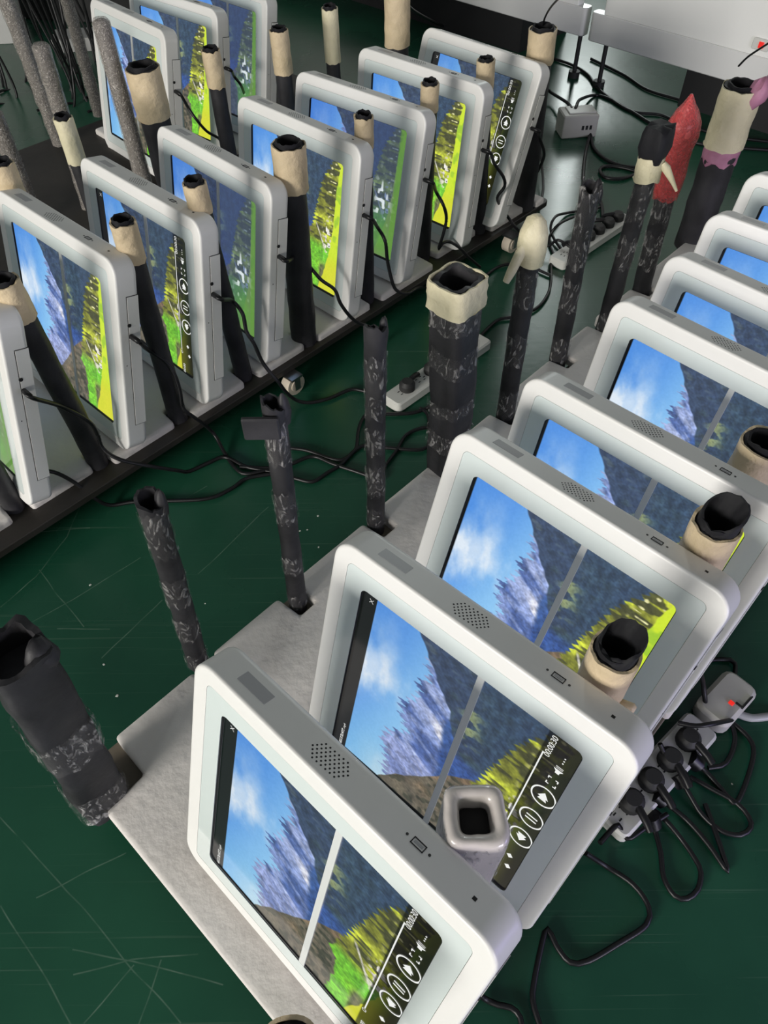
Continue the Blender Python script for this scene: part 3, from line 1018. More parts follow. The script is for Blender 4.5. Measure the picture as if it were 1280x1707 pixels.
    if dusk:
        g = mixc(img * np.array([0.86, 0.88, 0.94]), img * np.array([0.60, 0.68, 0.80]), sst(0.45, 0.55, Y))
        lum = g.mean(-1, keepdims=True)
        keep = sst(0.93, 0.95, Y)
        img = mixc(mixc(g, np.broadcast_to(c3(72, 92, 140), g.shape), np.full(X.shape, 0.45)*sst(0.5, 0.6, Y)), np.broadcast_to(c3(92, 150, 44), g.shape), keep*0.7)
        gl = sst(0.66, 0.78, vnoise(X*40, Y*34, 99))*np.exp(-(((X-0.42)/0.2)**2+((Y-0.83)/0.08)**2))
        img = mixc(img, c3(226, 234, 240), gl*1.3)
        gm = np.exp(-(((X-0.15)/0.16)**2+((Y-0.86)/0.10)**2))
        img = mixc(img, c3(90, 160, 50), gm*0.8)
    L_ = lin(img)*0.93 + 0.018  # contrast cut and blacks lifted: grey reflection wash painted into the picture
    if menu:
        dark = sst(0.858, 0.864, Y)
        L_ = L_*(1-dark[..., None]*(0.84 + 0.14*sst(0.86, 0.98, Y)[..., None])) + dark[..., None]*0.006
        top = sst(0.0825, 0.079, Y)
        L_ = L_*(1-top[..., None]) + top[..., None]*lin(c3(34, 35, 36))
    blk = (1 - sst(0.016, 0.020, Y)*sst(0.017, 0.021, X))[..., None]
    return L_*(1-blk) + 0.004*blk

Wd = 0.285; Hd = DATA['Z']['H']; Td = DATA['Z']['T']
ML, MR, MT, MB_ = DATA['Z']['ml'], DATA['Z']['mr'], DATA['Z']['mt'], DATA['Z']['mb']
SX0, SX1, SZ0, SZ1 = -Wd/2 + ML, Wd/2 - MR, MB_, Hd - MT
SDEP = 0.0018
def screen_mesh():
    nx, nz = 330, 290
    u = np.linspace(0, 1, nx); v = np.linspace(0, 1, nz)
    Ug, Vg = np.meshgrid(u, v, indexing='ij')
    co = np.stack([SX0 + Ug*(SX1-SX0), np.full_like(Ug, SDEP), SZ0 + Vg*(SZ1-SZ0)], -1).reshape(-1, 3) * K
    i = np.arange(nx*nz).reshape(nx, nz)
    q = np.stack([i[:-1, :-1], i[1:, :-1], i[1:, 1:], i[:-1, 1:]], -1).reshape(-1, 4)
    me = bpy.data.meshes.new('screen')
    me.vertices.add(len(co)); me.vertices.foreach_set('co', co.ravel().astype(np.float32))
    me.loops.add(q.size); me.loops.foreach_set('vertex_index', q.ravel().astype(np.int32))
    me.polygons.add(len(q)); me.polygons.foreach_set('loop_start', np.arange(0, q.size, 4, dtype=np.int32))
    me.update(calc_edges=True); me.validate()
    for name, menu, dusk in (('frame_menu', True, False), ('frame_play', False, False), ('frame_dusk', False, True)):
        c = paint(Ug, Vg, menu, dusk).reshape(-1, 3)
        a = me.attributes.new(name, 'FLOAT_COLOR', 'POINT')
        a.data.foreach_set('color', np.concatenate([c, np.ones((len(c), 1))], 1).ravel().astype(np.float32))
    me.materials.append(MATS['screen_play'])
    return me
SCREEN = screen_mesh()

# ------------------------------------------------------------------ display
def rloop(ins, dep, r, x0=-Wd/2, x1=Wd/2, z0=0.0, z1=None, n=7):
    z1 = Hd if z1 is None else z1; pts = []
    for cx, cz, a0, sx, sz in ((x1, z1, 0, -1, -1), (x0, z1, 90, 1, -1), (x0, z0, 180, 1, 1), (x1, z0, 270, -1, 1)):
        for k in range(n + 1):
            t = math.radians(a0 + 90*k/n); rr = max(r, 1e-4)
            pts.append((cx + sx*(ins + rr) + rr*math.cos(t), dep, cz + sz*(ins + rr) + rr*math.sin(t)))
    return pts
def bridge(loops, cap0=False, cap1=False):
    k = len(loops[0]); v = sum(loops, []); f = []
    for q in range(len(loops)-1):
        for e in range(k): f.append((q*k+e, q*k+(e+1) % k, (q+1)*k+(e+1) % k, (q+1)*k+e))
    if cap0: f.append(tuple(range(k)))
    if cap1: f.append(tuple(range((len(loops)-1)*k, len(loops)*k)))
    return v, f
RC = 0.021
v_, f_ = bridge([rloop(0.004, Td, RC-0.004), rloop(0.0012, Td-0.0012, RC-0.0012), rloop(0, Td-0.004, RC), rloop(0, Td-0.0055, RC), rloop(0, 0.0034, RC), rloop(0, 0.0022, RC), rloop(0.0005, 0.0009, RC-0.0005),
                 rloop(0.0014, 0.0002, RC-0.0014), rloop(0.0026, 0.0, RC-0.0026), rloop(0.0040, 0.0, RC-0.0040), rloop(0.0163, 0.0, RC-0.0145), rloop(0.0164, 0.0016, RC-0.0145)], cap0=True)
M_HOUS = meshdata('housing', v_, f_, 'plastic_white', angle=50)
wl = dict(x0=SX0, x1=SX1, z0=SZ0, z1=SZ1)
v_, f_ = bridge([rloop(0.0165, 0.0016, RC-0.0146), rloop(0.0166, 0.0001, RC-0.0147), rloop(0.0005, 0.0001, 0.006, **wl), rloop(0.0, SDEP+0.0002, 0.006, **wl)])
M_GLASS = meshdata('glass', v_, f_, 'glass_print', angle=30)
v_, f_ = bridge([rloop(-0.0004, 0.0006, 0.006, **wl), rloop(0.0012, 0.0014, 0.0055, **wl), rloop(0.0013, SDEP-0.0001, 0.0055, **wl)])
M_LINER = meshdata('screen_edge', v_, f_, 'glass_edge')
bx_ = SX0 + 0.575*(SX1-SX0)
M_DIV = MB().box((bx_-0.0031, 0.0002, SZ0-0.001), (bx_+0.0031, SDEP-0.0002, SZ1+0.001)).mesh('divider', 'divider', smooth=False)
# top-edge fittings
mb = MB(); rows = [(0, 4), (0, 5), (0, 6), (0, 7), (1, 7), (2, 7), (3, 6), (4, 5), (5, 4)]
for j, (i0, cnt) in enumerate(rows):
    for i in range(i0, i0 + cnt):
        mb.cyl((-0.0301 + i*0.0018 + (j)*0.0022, 0.0138 + i*0.0025 - j*0.00228, Hd-0.0004), 0.00078, 0.0005, n=8)
M_SPK = mb.mesh('speaker_grille', 'hole_black', smooth=False)
M_LABEL = MB().rbox((-0.1060, 0.0100, Hd-0.0004), (-0.0762, 0.0206, Hd+0.00025), 0.0006, ch=0.0001).mesh('label_plate', 'label_grey')
mb = MB().box((0.0598, 0.0122, Hd-0.0003), (0.0700, 0.0128, Hd+0.0005)).box((0.0598, 0.0170, Hd-0.0003), (0.0700, 0.0176, Hd+0.0005))
mb.box((0.0598, 0.0122, Hd-0.0003), (0.0604, 0.0176, Hd+0.0005)).box((0.0694, 0.0122, Hd-0.0003), (0.0700, 0.0176, Hd+0.0005))
M_USB = mb.mesh('usb_port', 'hole_black', smooth=False)
mb = MB().box((0.0614, 0.0142, Hd-0.0003), (0.0684, 0.0160, Hd+0.0003)); M_USBT = mb.mesh('usb_tongue', 'label_grey', smooth=False)
M_SCREW = MB().cyl((0, 0, -0.0003), 0.0010, 0.0006, n=10).mesh('screw', 'gap_dark', smooth=False)
M_HOLE = MB().box((0.1083, 0.0136, Hd-0.0003), (0.1111, 0.0162, Hd+0.0002)).mesh('lock_slot', 'hole_black', smooth=False)
# right-hand edge: access panel, ports
xs_ = Wd/2
M_GAP = MB().box((xs_-0.001, 0.0132, 0.0464), (xs_+0.0002, Td-0.0012, 0.2418)).mesh('panel_gap', 'gap_dark', smooth=False)
M_PANEL = MB().box((xs_-0.001, 0.0143, 0.0474), (xs_+0.0007, Td-0.0010, 0.2408)).mesh('access_panel', 'plastic_white', smooth=False)
mb = MB().cyl((xs_-0.001, 0.0152, 0.2022), 0.0026, 0.0020, axis=0, n=14)
M_PORT = mb.mesh('port', 'hole_black', smooth=False)
M_LED = MB().cyl((xs_-0.001, 0.0074, 0.1450), 0.0008, 0.0014, axis=0, n=8).mesh('reset_hole', 'hole_black', smooth=False)

def text_mesh(s, size):
    cu = bpy.data.curves.new('txt', 'FONT'); cu.body = s; cu.size = size; cu.align_x = 'CENTER'; cu.align_y = 'CENTER'
    o = bpy.data.objects.new('txt', cu); COL.objects.link(o)
    dg = bpy.context.evaluated_depsgraph_get(); me = bpy.data.meshes.new_from_object(o.evaluated_get(dg))
    v = [tuple(p.co) for p in me.vertices]; f = [tuple(p.vertices) for p in me.polygons]
    bpy.data.objects.remove(o); bpy.data.curves.remove(cu); bpy.data.meshes.remove(me)
    return v, f
def icons():
    SW, SH = SX1-SX0, SZ1-SZ0; dep = SDEP-0.0003
    SET = {'marks': MB(), 'next_button': MB(), 'pause_button': MB(), 'previous_button': MB(), 'progress_line': MB(), 'clock_text': MB(), 'close_cross': MB()}; cur = ['marks']
    # glyph space: gx = picture right (display up), gy = picture up (display left)
    def put(v, f, cu, cv):
        x = SX0 + cu*SW; z = SZ0 + cv*SH
        SET[cur[0]].add([(x - p[1], dep, z + p[0]) for p in v], f)
    def rect(cu, cv, gx0, gy0, gx1, gy1, ang=0):
        c, s = math.cos(ang), math.sin(ang)
        put([(c*a - s*b, s*a + c*b) for a, b in ((gx0, gy0), (gx1, gy0), (gx1, gy1), (gx0, gy1))], [(0, 1, 2, 3)], cu, cv)
    def ring(cu, cv, r, w, n=32):
        v = []; f = []
        for k in range(n):
            t = 2*math.pi*k/n; v += [(r*math.cos(t), r*math.sin(t)), ((r-w)*math.cos(t), (r-w)*math.sin(t))]
        for k in range(n): a = 2*k; b = 2*((k+1) % n); f.append((a, b, b+1, a+1))
        put(v, f, cu, cv)
    h = 0.0030
    cur[0] = 'close_cross'
    for a in (0.785, -0.785): rect(0.055, 0.962, -h, -0.00022, h, 0.00022, a)          # close cross
    cur[0] = 'clock_text'
    t = text_mesh('00:00:30', 0.0072); put(*t, 0.890, 0.925)
    cur[0] = 'marks'
    t = text_mesh('00:00', 0.0070); put(*t, 0.892, 0.045)
    cur[0] = 'progress_line'
    rect(0.874, 0.53, -0.077, -0.0006, 0.077, 0.0006)                                    # progress line
    cur[0] = 'marks'
    ring(0.874, 0.165, 0.0022, 0.0006, 16)
    for cv, nm in ((0.675, 'next_button'), (0.525, 'pause_button'), (0.385, 'previous_button')):
        cur[0] = nm; ring(0.947, cv, 0.0112, 0.0014)
    def arrow(cv, d):
        put([(d*0.0050, 0), (-d*0.0015, 0.0048), (-d*0.0015, -0.0048)], [(0, 1, 2)], 0.947, cv)
        put([(-d*0.0015, 0.0026), (-d*0.0048, 0.0040), (-d*0.0048, -0.0040), (-d*0.0015, -0.0026)], [(0, 1, 2, 3)], 0.947, cv)
    cur[0] = 'next_button'; arrow(0.675, 1); cur[0] = 'previous_button'; arrow(0.385, -1); cur[0] = 'pause_button'
    for gx in (-0.0021, 0.0021): rect(0.947, 0.525, gx-0.0007, -0.0052, gx+0.0007, 0.0052)
    cur[0] = 'marks'
    for sx in (-1, 1):
        for sy in (-1, 1):
            rect(0.948, 0.773, sx*0.0032-0.0014, sy*0.0040-0.0005, sx*0.0032+0.0014, sy*0.0040+0.0005)
            rect(0.948, 0.773, sx*0.0042-0.0005, sy*0.0032-0.0014, sx*0.0042+0.0005, sy*0.0032+0.0014)
    put([(-0.0042, 0.0018), (-0.0018, 0.0018), (0.0006, 0.0042), (0.0006, -0.0042), (-0.0018, -0.0018), (-0.0042, -0.0018)], [(0, 1, 2, 3, 4, 5)], 0.948, 0.845)
    for q in (0.0018, 0.0034): rect(0.948, 0.845, q, -0.0026-0.2*q, q+0.0006, 0.0026+0.2*q)
    for q in (-0.0030, 0, 0.0030): rect(0.950, 0.902, q-0.0006, -0.0006, q+0.0006, 0.0006)
    for k, (cu, cv) in enumerate(((0.935, 0.235), (0.947, 0.165))):
        rect(cu + 0.01, cv, -0.0022, -0.0022, 0.0022, 0.0022, 0.785)
    # tiny unreadable file name ending in .mp4
    rn = random.Random(5)
    for k in range(9):
        cv = 0.022 + k*0.0125
        for _ in range(4):
            if rn.random() < 0.5: g = rn.uniform(-0.0016, 0.0016); rect(0.052, cv, -0.0010, g-0.0002, 0.0010, g+0.0002)
            else: g = rn.uniform(-0.0009, 0.0009); rect(0.052, cv, g-0.0002, -0.0018, g+0.0002, 0.0018)
    t = text_mesh('.mp4', 0.0040); put(*t, 0.055, 0.152)
    return {k: b.mesh(k, 'icon_white', smooth=False) for k, b in SET.items()}
M_ICON = icons()

ORD = ['nearest', 'second', 'third', 'fourth', 'fifth', 'sixth', 'seventh', 'eighth']
def disp_label(k):
    row, i = k[0], int(k[1])
    extra = {'R1': 'white square display nearest the camera, video menu bars showing, front of the right row',
             'R2': 'second white display of the right row, pause buttons showing beside a white foam post',
             'R3': 'third white display of the right row, lime meadow at the lower right of its picture',
             'R4': 'fourth white display of the right row, picture partly hidden by a taped post',
             'R5': 'fifth white display of the right row, blue sky and grey peak showing',
             'R6': 'sixth white display of the right row, only the sky half of its picture in view',
             'R7': 'seventh white display of the right row, a blue sky strip in view',
             'R8': 'farthest white display of the right row, cut by the right edge of the photo',
             'L0': 'white display of the left row cut off by the left edge of the photo',
             'L1': 'whole white display nearest the camera in the left row, bright sunlit valley picture',
             'L2': 'white display of the left row with pause buttons, one behind the nearest whole one',
             'L3': 'white display with a dim blue picture, left row, just before the fat taped post',
             'L4': 'white display with bright lime picture behind the fat taped post in the left row',
             'L5': 'white display with a dark green-blue picture near the middle of the left row',
             'L6': 'white display with a bright yellow strip, second from the far end of the left row',
             'L7': 'white display with menu bar at the far end of the left row',
             'B1': 'white display standing behind a bubble-wrapped tube in the upper left corner',
             'B2': 'middle white display of the back row at upper left, bright lime picture',
             'B3': 'white display with dark blue picture, rightmost of the back row at upper left'}
    return extra[k]
GRP = {'R': 'displays in the right row', 'L': 'displays in the left row', 'B': 'displays in the back row'}
MODE = {'R1': 'menu', 'R2': 'menu', 'L2': 'menu', 'L7': 'menu', 'L3': 'dusk', 'L5': 'dusk', 'B3': 'dusk', 'L0': 'dusk'}
for k, (x, y, z, yaw, lean) in DATA['disp'].items():
    t = thing('display', disp_label(k), 'display', (x, y, z + Td*math.sin(lean)), (-lean, 0, yaw), GRP[k[0]])
    h = obj('housing', M_HOUS, t)
    g = obj('glass_panel', M_GLASS, t)
    obj('divider_strip', M_DIV, g); obj('screen_edge', M_LINER, g)
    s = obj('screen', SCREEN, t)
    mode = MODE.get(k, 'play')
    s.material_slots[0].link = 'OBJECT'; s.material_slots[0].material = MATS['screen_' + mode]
    s['label'] = {'menu': 'mountain valley video with black menu bars', 'play': 'bright mountain valley video', 'dusk': 'dim blue mountain valley video'}[mode]
    if mode == 'menu':
        for nm, me in M_ICON.items():
            io = obj('menu_print' if nm == 'marks' else nm, me, s)
            if nm in ('marks', 'clock_text'): io['kind'] = 'stuff'
    obj('speaker_grille', M_SPK, h); obj('label_plate', M_LABEL, h)
    p = obj('usb_port', M_USB, h); obj('usb_tongue', M_USBT, h)
    for u in (0.0554, 0.0740): obj('screw', M_SCREW, h, (u, 0.0149, Hd))
    obj('lock_slot', M_HOLE, h)
    a = obj('access_panel', M_PANEL, t); obj('panel_gap', M_GAP, a)
    obj('port', M_PORT, t); obj('reset_hole', M_LED, t)

# ------------------------------------------------------------------ poles
def loft(A, prof, n=24, shape='round', amp=0.05, seed=0, jag=0.0, sm=2, cap_last=True, cap_first=True, sq=6.0, off=(0, 0), twist=0.0, tilt=(0.0, 0.0), rot=0.0):
    """prof: (t along axis, radius, is_top) -> rings around the axis vector A"""
    rs = np.random.RandomState(seed); A = Vector(A); ln = A.length; d = A.normalized()
    e1 = Vector((math.cos(-0.76), math.sin(-0.76), 0)); e1 = (e1 - d*e1.dot(d)).normalized(); e2 = d.cross(e1)
    m = len(prof); nz = rs.normal(size=(m, n))
    for _ in range(sm):
        nz = (np.roll(nz, 1, 1) + 2*nz + np.roll(nz, -1, 1))/4
    nz[1:] = nz[1:]*0.55 + nz[:-1]*0.45
    nz /= (np.abs(nz).max() + 1e-9)
    jg = rs.uniform(-1, 1, n); jg = (jg + np.roll(jg, 1))/2
    v = []; f = []
    for i, pr in enumerate(prof):
        t, r = pr[0], pr[1]; top = len(pr) > 2 and pr[2]
        ox, oy = (pr[3] if len(pr) > 3 else (0, 0))
        for k in range(n):
            a = 2*math.pi*k/n + twist*t; c, s = math.cos(a), math.sin(a)
            q = 1.0 if shape == 'round' else (abs(c)**sq + abs(s)**sq)**(-1/sq)
            rr = r*q*(1 + amp*nz[i, k]); tt = t*ln + ((jag*jg[k] + tilt[0]*math.cos(a - tilt[1])) if top else 0)
            cr_, sr_ = math.cos(a + rot), math.sin(a + rot)
            v.append(d*tt + e1*(rr*cr_ + ox + off[0]) + e2*(rr*sr_ + oy + off[1]))
    for i in range(m-1):
        for k in range(n): f.append((i*n+k, i*n+(k+1) % n, (i+1)*n+(k+1) % n, (i+1)*n+k))
    if cap_first: f.append(tuple(range(n))[::-1])
    if cap_last: f.append(tuple(range((m-1)*n, m*n)))
    return v, f
def part(name, A, prof, m, parent, **kw):
    v, f = loft(A, prof, **kw)
    o = obj(name, meshdata(name, v, f, m, angle=60), parent); return o
def tubeprof(t0, t1, r, n=14, wall=0.25, deep=0.12, taper=0.0):
    p = [(t0 + (t1-t0)*i/n, r*(1 - taper*i/n)) for i in range(n+1)]
    p[-1] = (t1, r*(1-taper), True)
    p += [(t1, r*(1-taper)*(1-wall), True), (t1-deep*0.5, r*(1-wall)*0.98), (t1-deep, r*(1-wall)*0.96)]
    return p
def band(t0, t1, r, th=0.0012, n=5):
    o = [(t0 + (t1-t0)*i/n, r) for i in range(n+1)]; o[0] = (t0, r, True); o[-1] = (t1, r, True)
    return o + [(t1, r-th, True), ((t0+t1)/2, r-th), (t0, r-th, True), (t0, r, True)]

def post(key, style, dia, label, seed, group, collar=0.17, shape='round', tm='tape_beige', films=((0.1, 0.28), (0.42, 0.60), (0.72, 0.93)), hood=False, flap=True, top=1.0, lining=True):
    p = POLE[key]; A = Vector(p[3:6]) - Vector(p[:3]); r = dia/2
    t = thing('post', label, 'post', p[:3], group=group)
    if style == 'tape':
        part('sleeve', A, tubeprof(0, 0.985, r, 20, 0.22, 0.1), 'sleeve_black', t, shape=shape, amp=0.10, seed=seed, jag=0.003, n=28)
        part('tape_collar', A, band(1-collar, 0.99, r*1.14, 0.0022, 9), tm, t, shape=shape, amp=0.06, seed=seed+1, jag=0.002, cap_first=False, cap_last=False, n=32)
        rim = [(0.93, r*0.80), (1.0, r*0.86, True), (1.006, r*0.85, True), (1.004, r*0.74, True), (0.95, r*0.66), (0.93, r*0.66)]
        if lining: part('inner_lining', A, rim, 'fabric_black', t, shape=shape, amp=0.06, seed=seed+2, jag=0.002, n=28)
        if hood:
            part('fabric_hood', A, [(0.92, r*0.84), (0.97, r*0.90), (1.0, r*0.94, True), (1.025, r*0.93, True, (r*0.06, r*0.14)), (1.028, r*0.84, True, (r*0.06, r*0.14)), (0.99, r*0.74, True), (0.94, r*0.64), (0.90, r*0.5)], 'fabric_black', t, amp=0.16, seed=seed+5, jag=0.003, n=30, tilt=(0.008, 1.3))
            part('tape_tab', Vector((0.011, -0.008, -0.002)), [(0, 0.0015), (0.3, 0.0030), (0.8, 0.0042), (1.0, 0.003)], tm, t, amp=0.4, seed=seed+6, n=12).location = (A*(1-collar*0.55) + Vector((0.74*r, -0.71*r, 0)))*K
    elif style == 'film':
        part('sleeve', A, tubeprof(0, top, r*0.94, 22, 0.22, 0.08), 'sleeve_black', t, shape=shape, amp=0.10, seed=seed, jag=0.004, n=28, tilt=(0.006, seed))
        for i, (a, b) in enumerate(films):
            part('film_wrap', A, band(a, b, r*1.06, 0.0009, 7), 'film_clear', t, shape=shape, amp=0.10, seed=seed+3+i, jag=0.008, cap_first=False, cap_last=False, n=30)
        if flap: part('torn_flap', A, [(0.93, r*0.5, False, (r*0.4, r*0.5)), (0.97, r*0.52, True, (r*0.45, r*0.6)), (1.01, r*0.36, True, (r*0.35, r*0.65)), (1.025, r*0.14, True, (r*0.3, r*0.7))], 'sleeve_black', t, amp=0.3, seed=seed+9, jag=0.003, n=14)
    elif style == 'bubble':
        part('tube', A, [(0, r*0.9), (0.5, r*0.9), (0.985, r*0.9), (0.995, r*0.5)], 'tube_core', t, amp=0.04, seed=seed, n=20)
        part('bubble_wrap', A, [(0.0, r)] + [(0.05*i, r*(1.02+0.05*math.sin(i*1.9+seed))) for i in range(1, 20)] + [(0.985, r*1.0), (1.0, r*0.7), (1.004, r*0.2)], 'bubble_wrap', t, amp=0.10, seed=seed+1, n=26)
    return t

GL, GR, GK = 'taped posts of the left row', 'film-wrapped posts of the right row', 'taped posts inside the right row'
post('L00', 'tape', 0.029, 'black post base at the left photo edge before the cut-off display', 3, GL)
post('L01', 'tape', 0.030, 'taped black post between the cut-off display and the next, left photo edge', 4, GL)
post('L12', 'tape', 0.029, 'slanting taped black post between the nearest whole left display and the pause-button one', 5, GL)
post('L23', 'tape', 0.028, 'taped post between the pause-button display and the dim one in the left row', 6, GL, collar=0.13)
post('L34', 'tape', 0.043, 'fattest taped black post of the left row, open black top', 7, GL, collar=0.20)
post('L45', 'tape', 0.026, 'thin taped post before the dark green-blue picture in the left row', 8, GL, collar=0.15)
post('L56', 'tape', 0.027, 'thin taped post with dark open top before the yellow-strip display', 9, GL, collar=0.14)
post('L67', 'tape', 0.028, 'thin taped post before the farthest display of the left row', 10, GL, collar=0.16)
post('L78', 'tape', 0.044, 'thick taped post with a thin wire, behind the farthest left-row display', 11, GL, collar=0.17)
GB = 'taped posts behind the left row'
post('Ll0', 'tape', 0.030, 'taped post cut by the left edge beside a bubble-wrapped tube', 12, GB, collar=0.2)
post('Ll1', 'tape', 0.026, 'small cream-taped post beside two bubble-wrapped tubes at upper left', 13, GB, collar=0.22, tm='tape_cream')
post('Ll2', 'tape', 0.050, 'very thick taped post standing before the upper-left display', 14, GB, collar=0.24)
post('Ll3', 'tape', 0.028, 'taped post before the middle display of the back row', 15, GB, collar=0.18)
post('Ll4', 'tape', 0.030, 'taped post beside the rightmost display of the back row', 16, GB, collar=0.22)
post('Ll5', 'tape', 0.027, 'lone thin taped post on green floor at top centre', 17, GB, collar=0.28, tm='tape_cream')
post('Ll6', 'tape', 0.044, 'thick taped post cut by the top edge at centre', 18, GB, collar=0.26)

post('R01', 'film', 0.052, 'thick square ragged black post leaning at the left photo edge', 21, GR, shape='square', films=((0.05, 0.2), (0.45, 0.62)))
post('R12', 'film', 0.026, 'thin torn black post wrapped in clear film left of the nearest display', 22, GR, films=((0.02, 0.12), (0.24, 0.38), (0.46, 0.62), (0.74, 0.96)))
post('R23', 'film', 0.024, 'thin black film-wrapped post with a square black flap at its top', 23, GR, films=((0.04, 0.12), (0.25, 0.34), (0.52, 0.66), (0.78, 0.93)))
post('R34', 'film', 0.025, 'thin black film-wrapped post standing upright at the photo centre', 24, GR, films=((0.06, 0.16), (0.24, 0.40), (0.46, 0.58), (0.64, 0.90)))
t45 = post('R45', 'tape', 0.048, 'thick square black post with a cream tape rim beside the power strip', 25, GR, collar=0.12, shape='square', tm='tape_cream', lining=False)
A45 = Vector(POLE['R45'][3:6]) - Vector(POLE['R45'][:3])
for i, (a, b) in enumerate(((0.20, 0.30), (0.40, 0.46), (0.62, 0.72), (0.80, 0.90))):
    part('film_wrap', A45, band(a, b, 0.0255, 0.0009, 6), 'film_clear', t45, shape='square', amp=0.05, seed=70+i, jag=0.006, cap_first=False, cap_last=False, n=30)
t56 = post('R56', 'film', 0.029, 'black film-wrapped post with a drooping cream tape hood', 26, GR, flap=False, top=0.93, films=((0.06, 0.2), (0.36, 0.52), (0.66, 0.82)))
A56 = Vector(POLE['R56'][3:6]) - Vector(POLE['R56'][:3]); r_ = 0.0145
part('tape_hood', A56, [(0.84, r_*1.16), (0.90, r_*1.22), (0.96, r_*1.15), (1.0, r_*0.9, True), (1.025, r_*0.4), (1.03, r_*0.05)], 'tape_cream', t56, amp=0.16, seed=80, jag=0.004, n=26)
part('tape_tail', Vector((-0.022, -0.012, -0.05)), [(0, 0.004), (0.3, 0.0075), (0.75, 0.006), (1.0, 0.0045)], 'tape_cream', t56, amp=0.25, seed=81, n=14).location = (A56*0.94 + Vector((-0.008, -0.006, 0)))*K
post('R67', 'film', 0.029, 'black post sheathed in loose clear film, right of the cream-hooded one', 27, GR, films=((0.05, 0.2), (0.38, 0.55), (0.62, 1.01)))
t78 = post('R78', 'film', 0.029, 'black film-wrapped post with a cream tape band and crumpled black top', 28, GR, films=((0.05, 0.15), (0.4, 0.55), (0.62, 0.78)), flap=False, top=0.93)
A78 = Vector(POLE['R78'][3:6]) - Vector(POLE['R78'][:3])
part('tape_band', A78, band(0.80, 0.90, 0.0185, 0.0016, 6), 'tape_cream', t78, amp=0.06, seed=85, jag=0.003, cap_first=False, cap_last=False)
part('black_wrap', A78, [(0.88, 0.015), (0.93, 0.019), (0.98, 0.019), (1.01, 0.016, True), (1.015, 0.004)], 'fabric_black', t78, shape='square', amp=0.16, seed=86, jag=0.006)
part('tape_tail', Vector((0.026, -0.012, -0.035)), [(0, 0.004), (0.2, 0.0065), (0.7, 0.0035), (1.0, 0.002)], 'tape_cream', t78, amp=0.2, seed=87, n=12).location = (A78*0.88 + Vector((0.014, -0.010, 0)))*K
t89 = post('R89', 'film', 0.033, 'black post topped with crumpled shiny red film', 29, GR, films=((0.2, 0.4), (0.45, 0.6)), flap=False, top=0.85)
A89 = Vector(POLE['R89'][3:6]) - Vector(POLE['R89'][:3])
part('red_wrap', A89, [(0.60, 0.018), (0.66, 0.0195), (0.72, 0.019), (0.78, 0.0185), (0.84, 0.020), (0.90, 0.0225), (0.95, 0.020), (0.99, 0.013), (1.01, 0.008), (1.04, 0.001)], 'red_core', t89, amp=0.10, seed=90, n=28)
part('red_film', A89, [(0.58, 0.020, True), (0.64, 0.0215), (0.70, 0.022), (0.76, 0.021), (0.82, 0.022), (0.88, 0.025), (0.94, 0.023), (0.99, 0.016), (1.02, 0.009), (1.06, 0.002)], 'film_red', t89, amp=0.14, seed=91, jag=0.006, n=30, cap_first=False)
t910 = post('R910', 'tape', 0.060, 'very thick black post with a large cream and pink tape top, upper right', 30, GR, collar=0.34, tm='tape_cream')
A910 = Vector(POLE['R910'][3:6]) - Vector(POLE['R910'][:3])
part('pink_tape', A910, band(0.57, 0.67, 0.0312, 0.0012, 6), 'tape_pink', t910, amp=0.06, seed=95, jag=0.009, cap_first=False, cap_last=False)
part('pink_crumple', A910, [(0.90, 0.006, False, (0.025, -0.010)), (0.95, 0.016, False, (0.026, -0.004)), (1.0, 0.017, True, (0.028, 0.0)), (1.04, 0.013, True, (0.030, 0.004)), (1.06, 0.002, False, (0.030, 0.004))], 'tape_pink', t910, amp=0.35, seed=96, jag=0.008, n=22)

post('Rr0', 'tape', 0.036, 'taped post top peeking in at the bottom edge below the nearest display', 31, GK, collar=0.17)
p = POLE['Rr1']; A = Vector(p[3:6]) - Vector(p[:3])
tw = thing('post', 'square white foam post wrapped in clear film behind the nearest display', 'post', p[:3], group=GK)
part('foam_tube', A, tubeprof(0, 0.97, 0.0205, 18, 0.10, 0.03)[:-3] + [(0.985, 0.0195), (0.99, 0.0165), (0.985, 0.0125), (0.97, 0.0105), (0.90, 0.0100)], 'foam_wrap', tw, shape='square', amp=0.05, seed=41, jag=0.0, n=48, sq=5, rot=0.785)
part('film_wrap', A, band(0.35, 0.975, 0.0212, 0.0006, 10), 'film_clear', tw, shape='square', amp=0.06, seed=42, jag=0.004, n=48, sq=5, rot=0.785, cap_first=False, cap_last=False)
part('inner_pipe', A, [(0.6, 0.0090), (0.935, 0.0095), (0.94, 0.005)], 'inner_dark', tw, shape='square', amp=0.06, seed=43, n=24, rot=0.785)
post('Rr2', 'tape', 0.033, 'beige-taped post with a black fabric tuft before the third right display', 32, GK, collar=0.32, hood=True)
post('Rr3', 'tape', 0.036, 'beige-taped post with black open top before the fourth right display', 33, GK, collar=0.34, hood=True)
post('Rr4', 'tape', 0.040, 'taped post cut by the right edge before the fifth right display', 34, GK, collar=0.2)
GT = 'bubble-wrapped tubes'
post('T1', 'bubble', 0.030, 'bubble-wrapped tube standing right before the upper-left display', 51, GT)
post('T2', 'bubble', 0.033, 'bubble-wrapped tube with a rounded top beside the small cream-taped post', 52, GT)
post('T3', 'bubble', 0.034, 'long bubble-wrapped tube reaching the top edge at upper left', 53, GT)
post('T4', 'bubble', 0.029, 'bubble-wrapped tube just left of the upper-left display', 54, GT)
post('T5', 'bubble', 0.034, 'grey wrapped tube cut by the left photo edge', 55, GT)
post('T6', 'bubble', 0.030, 'bubble-wrapped tube behind the upper-left display at the top edge', 56, GT)
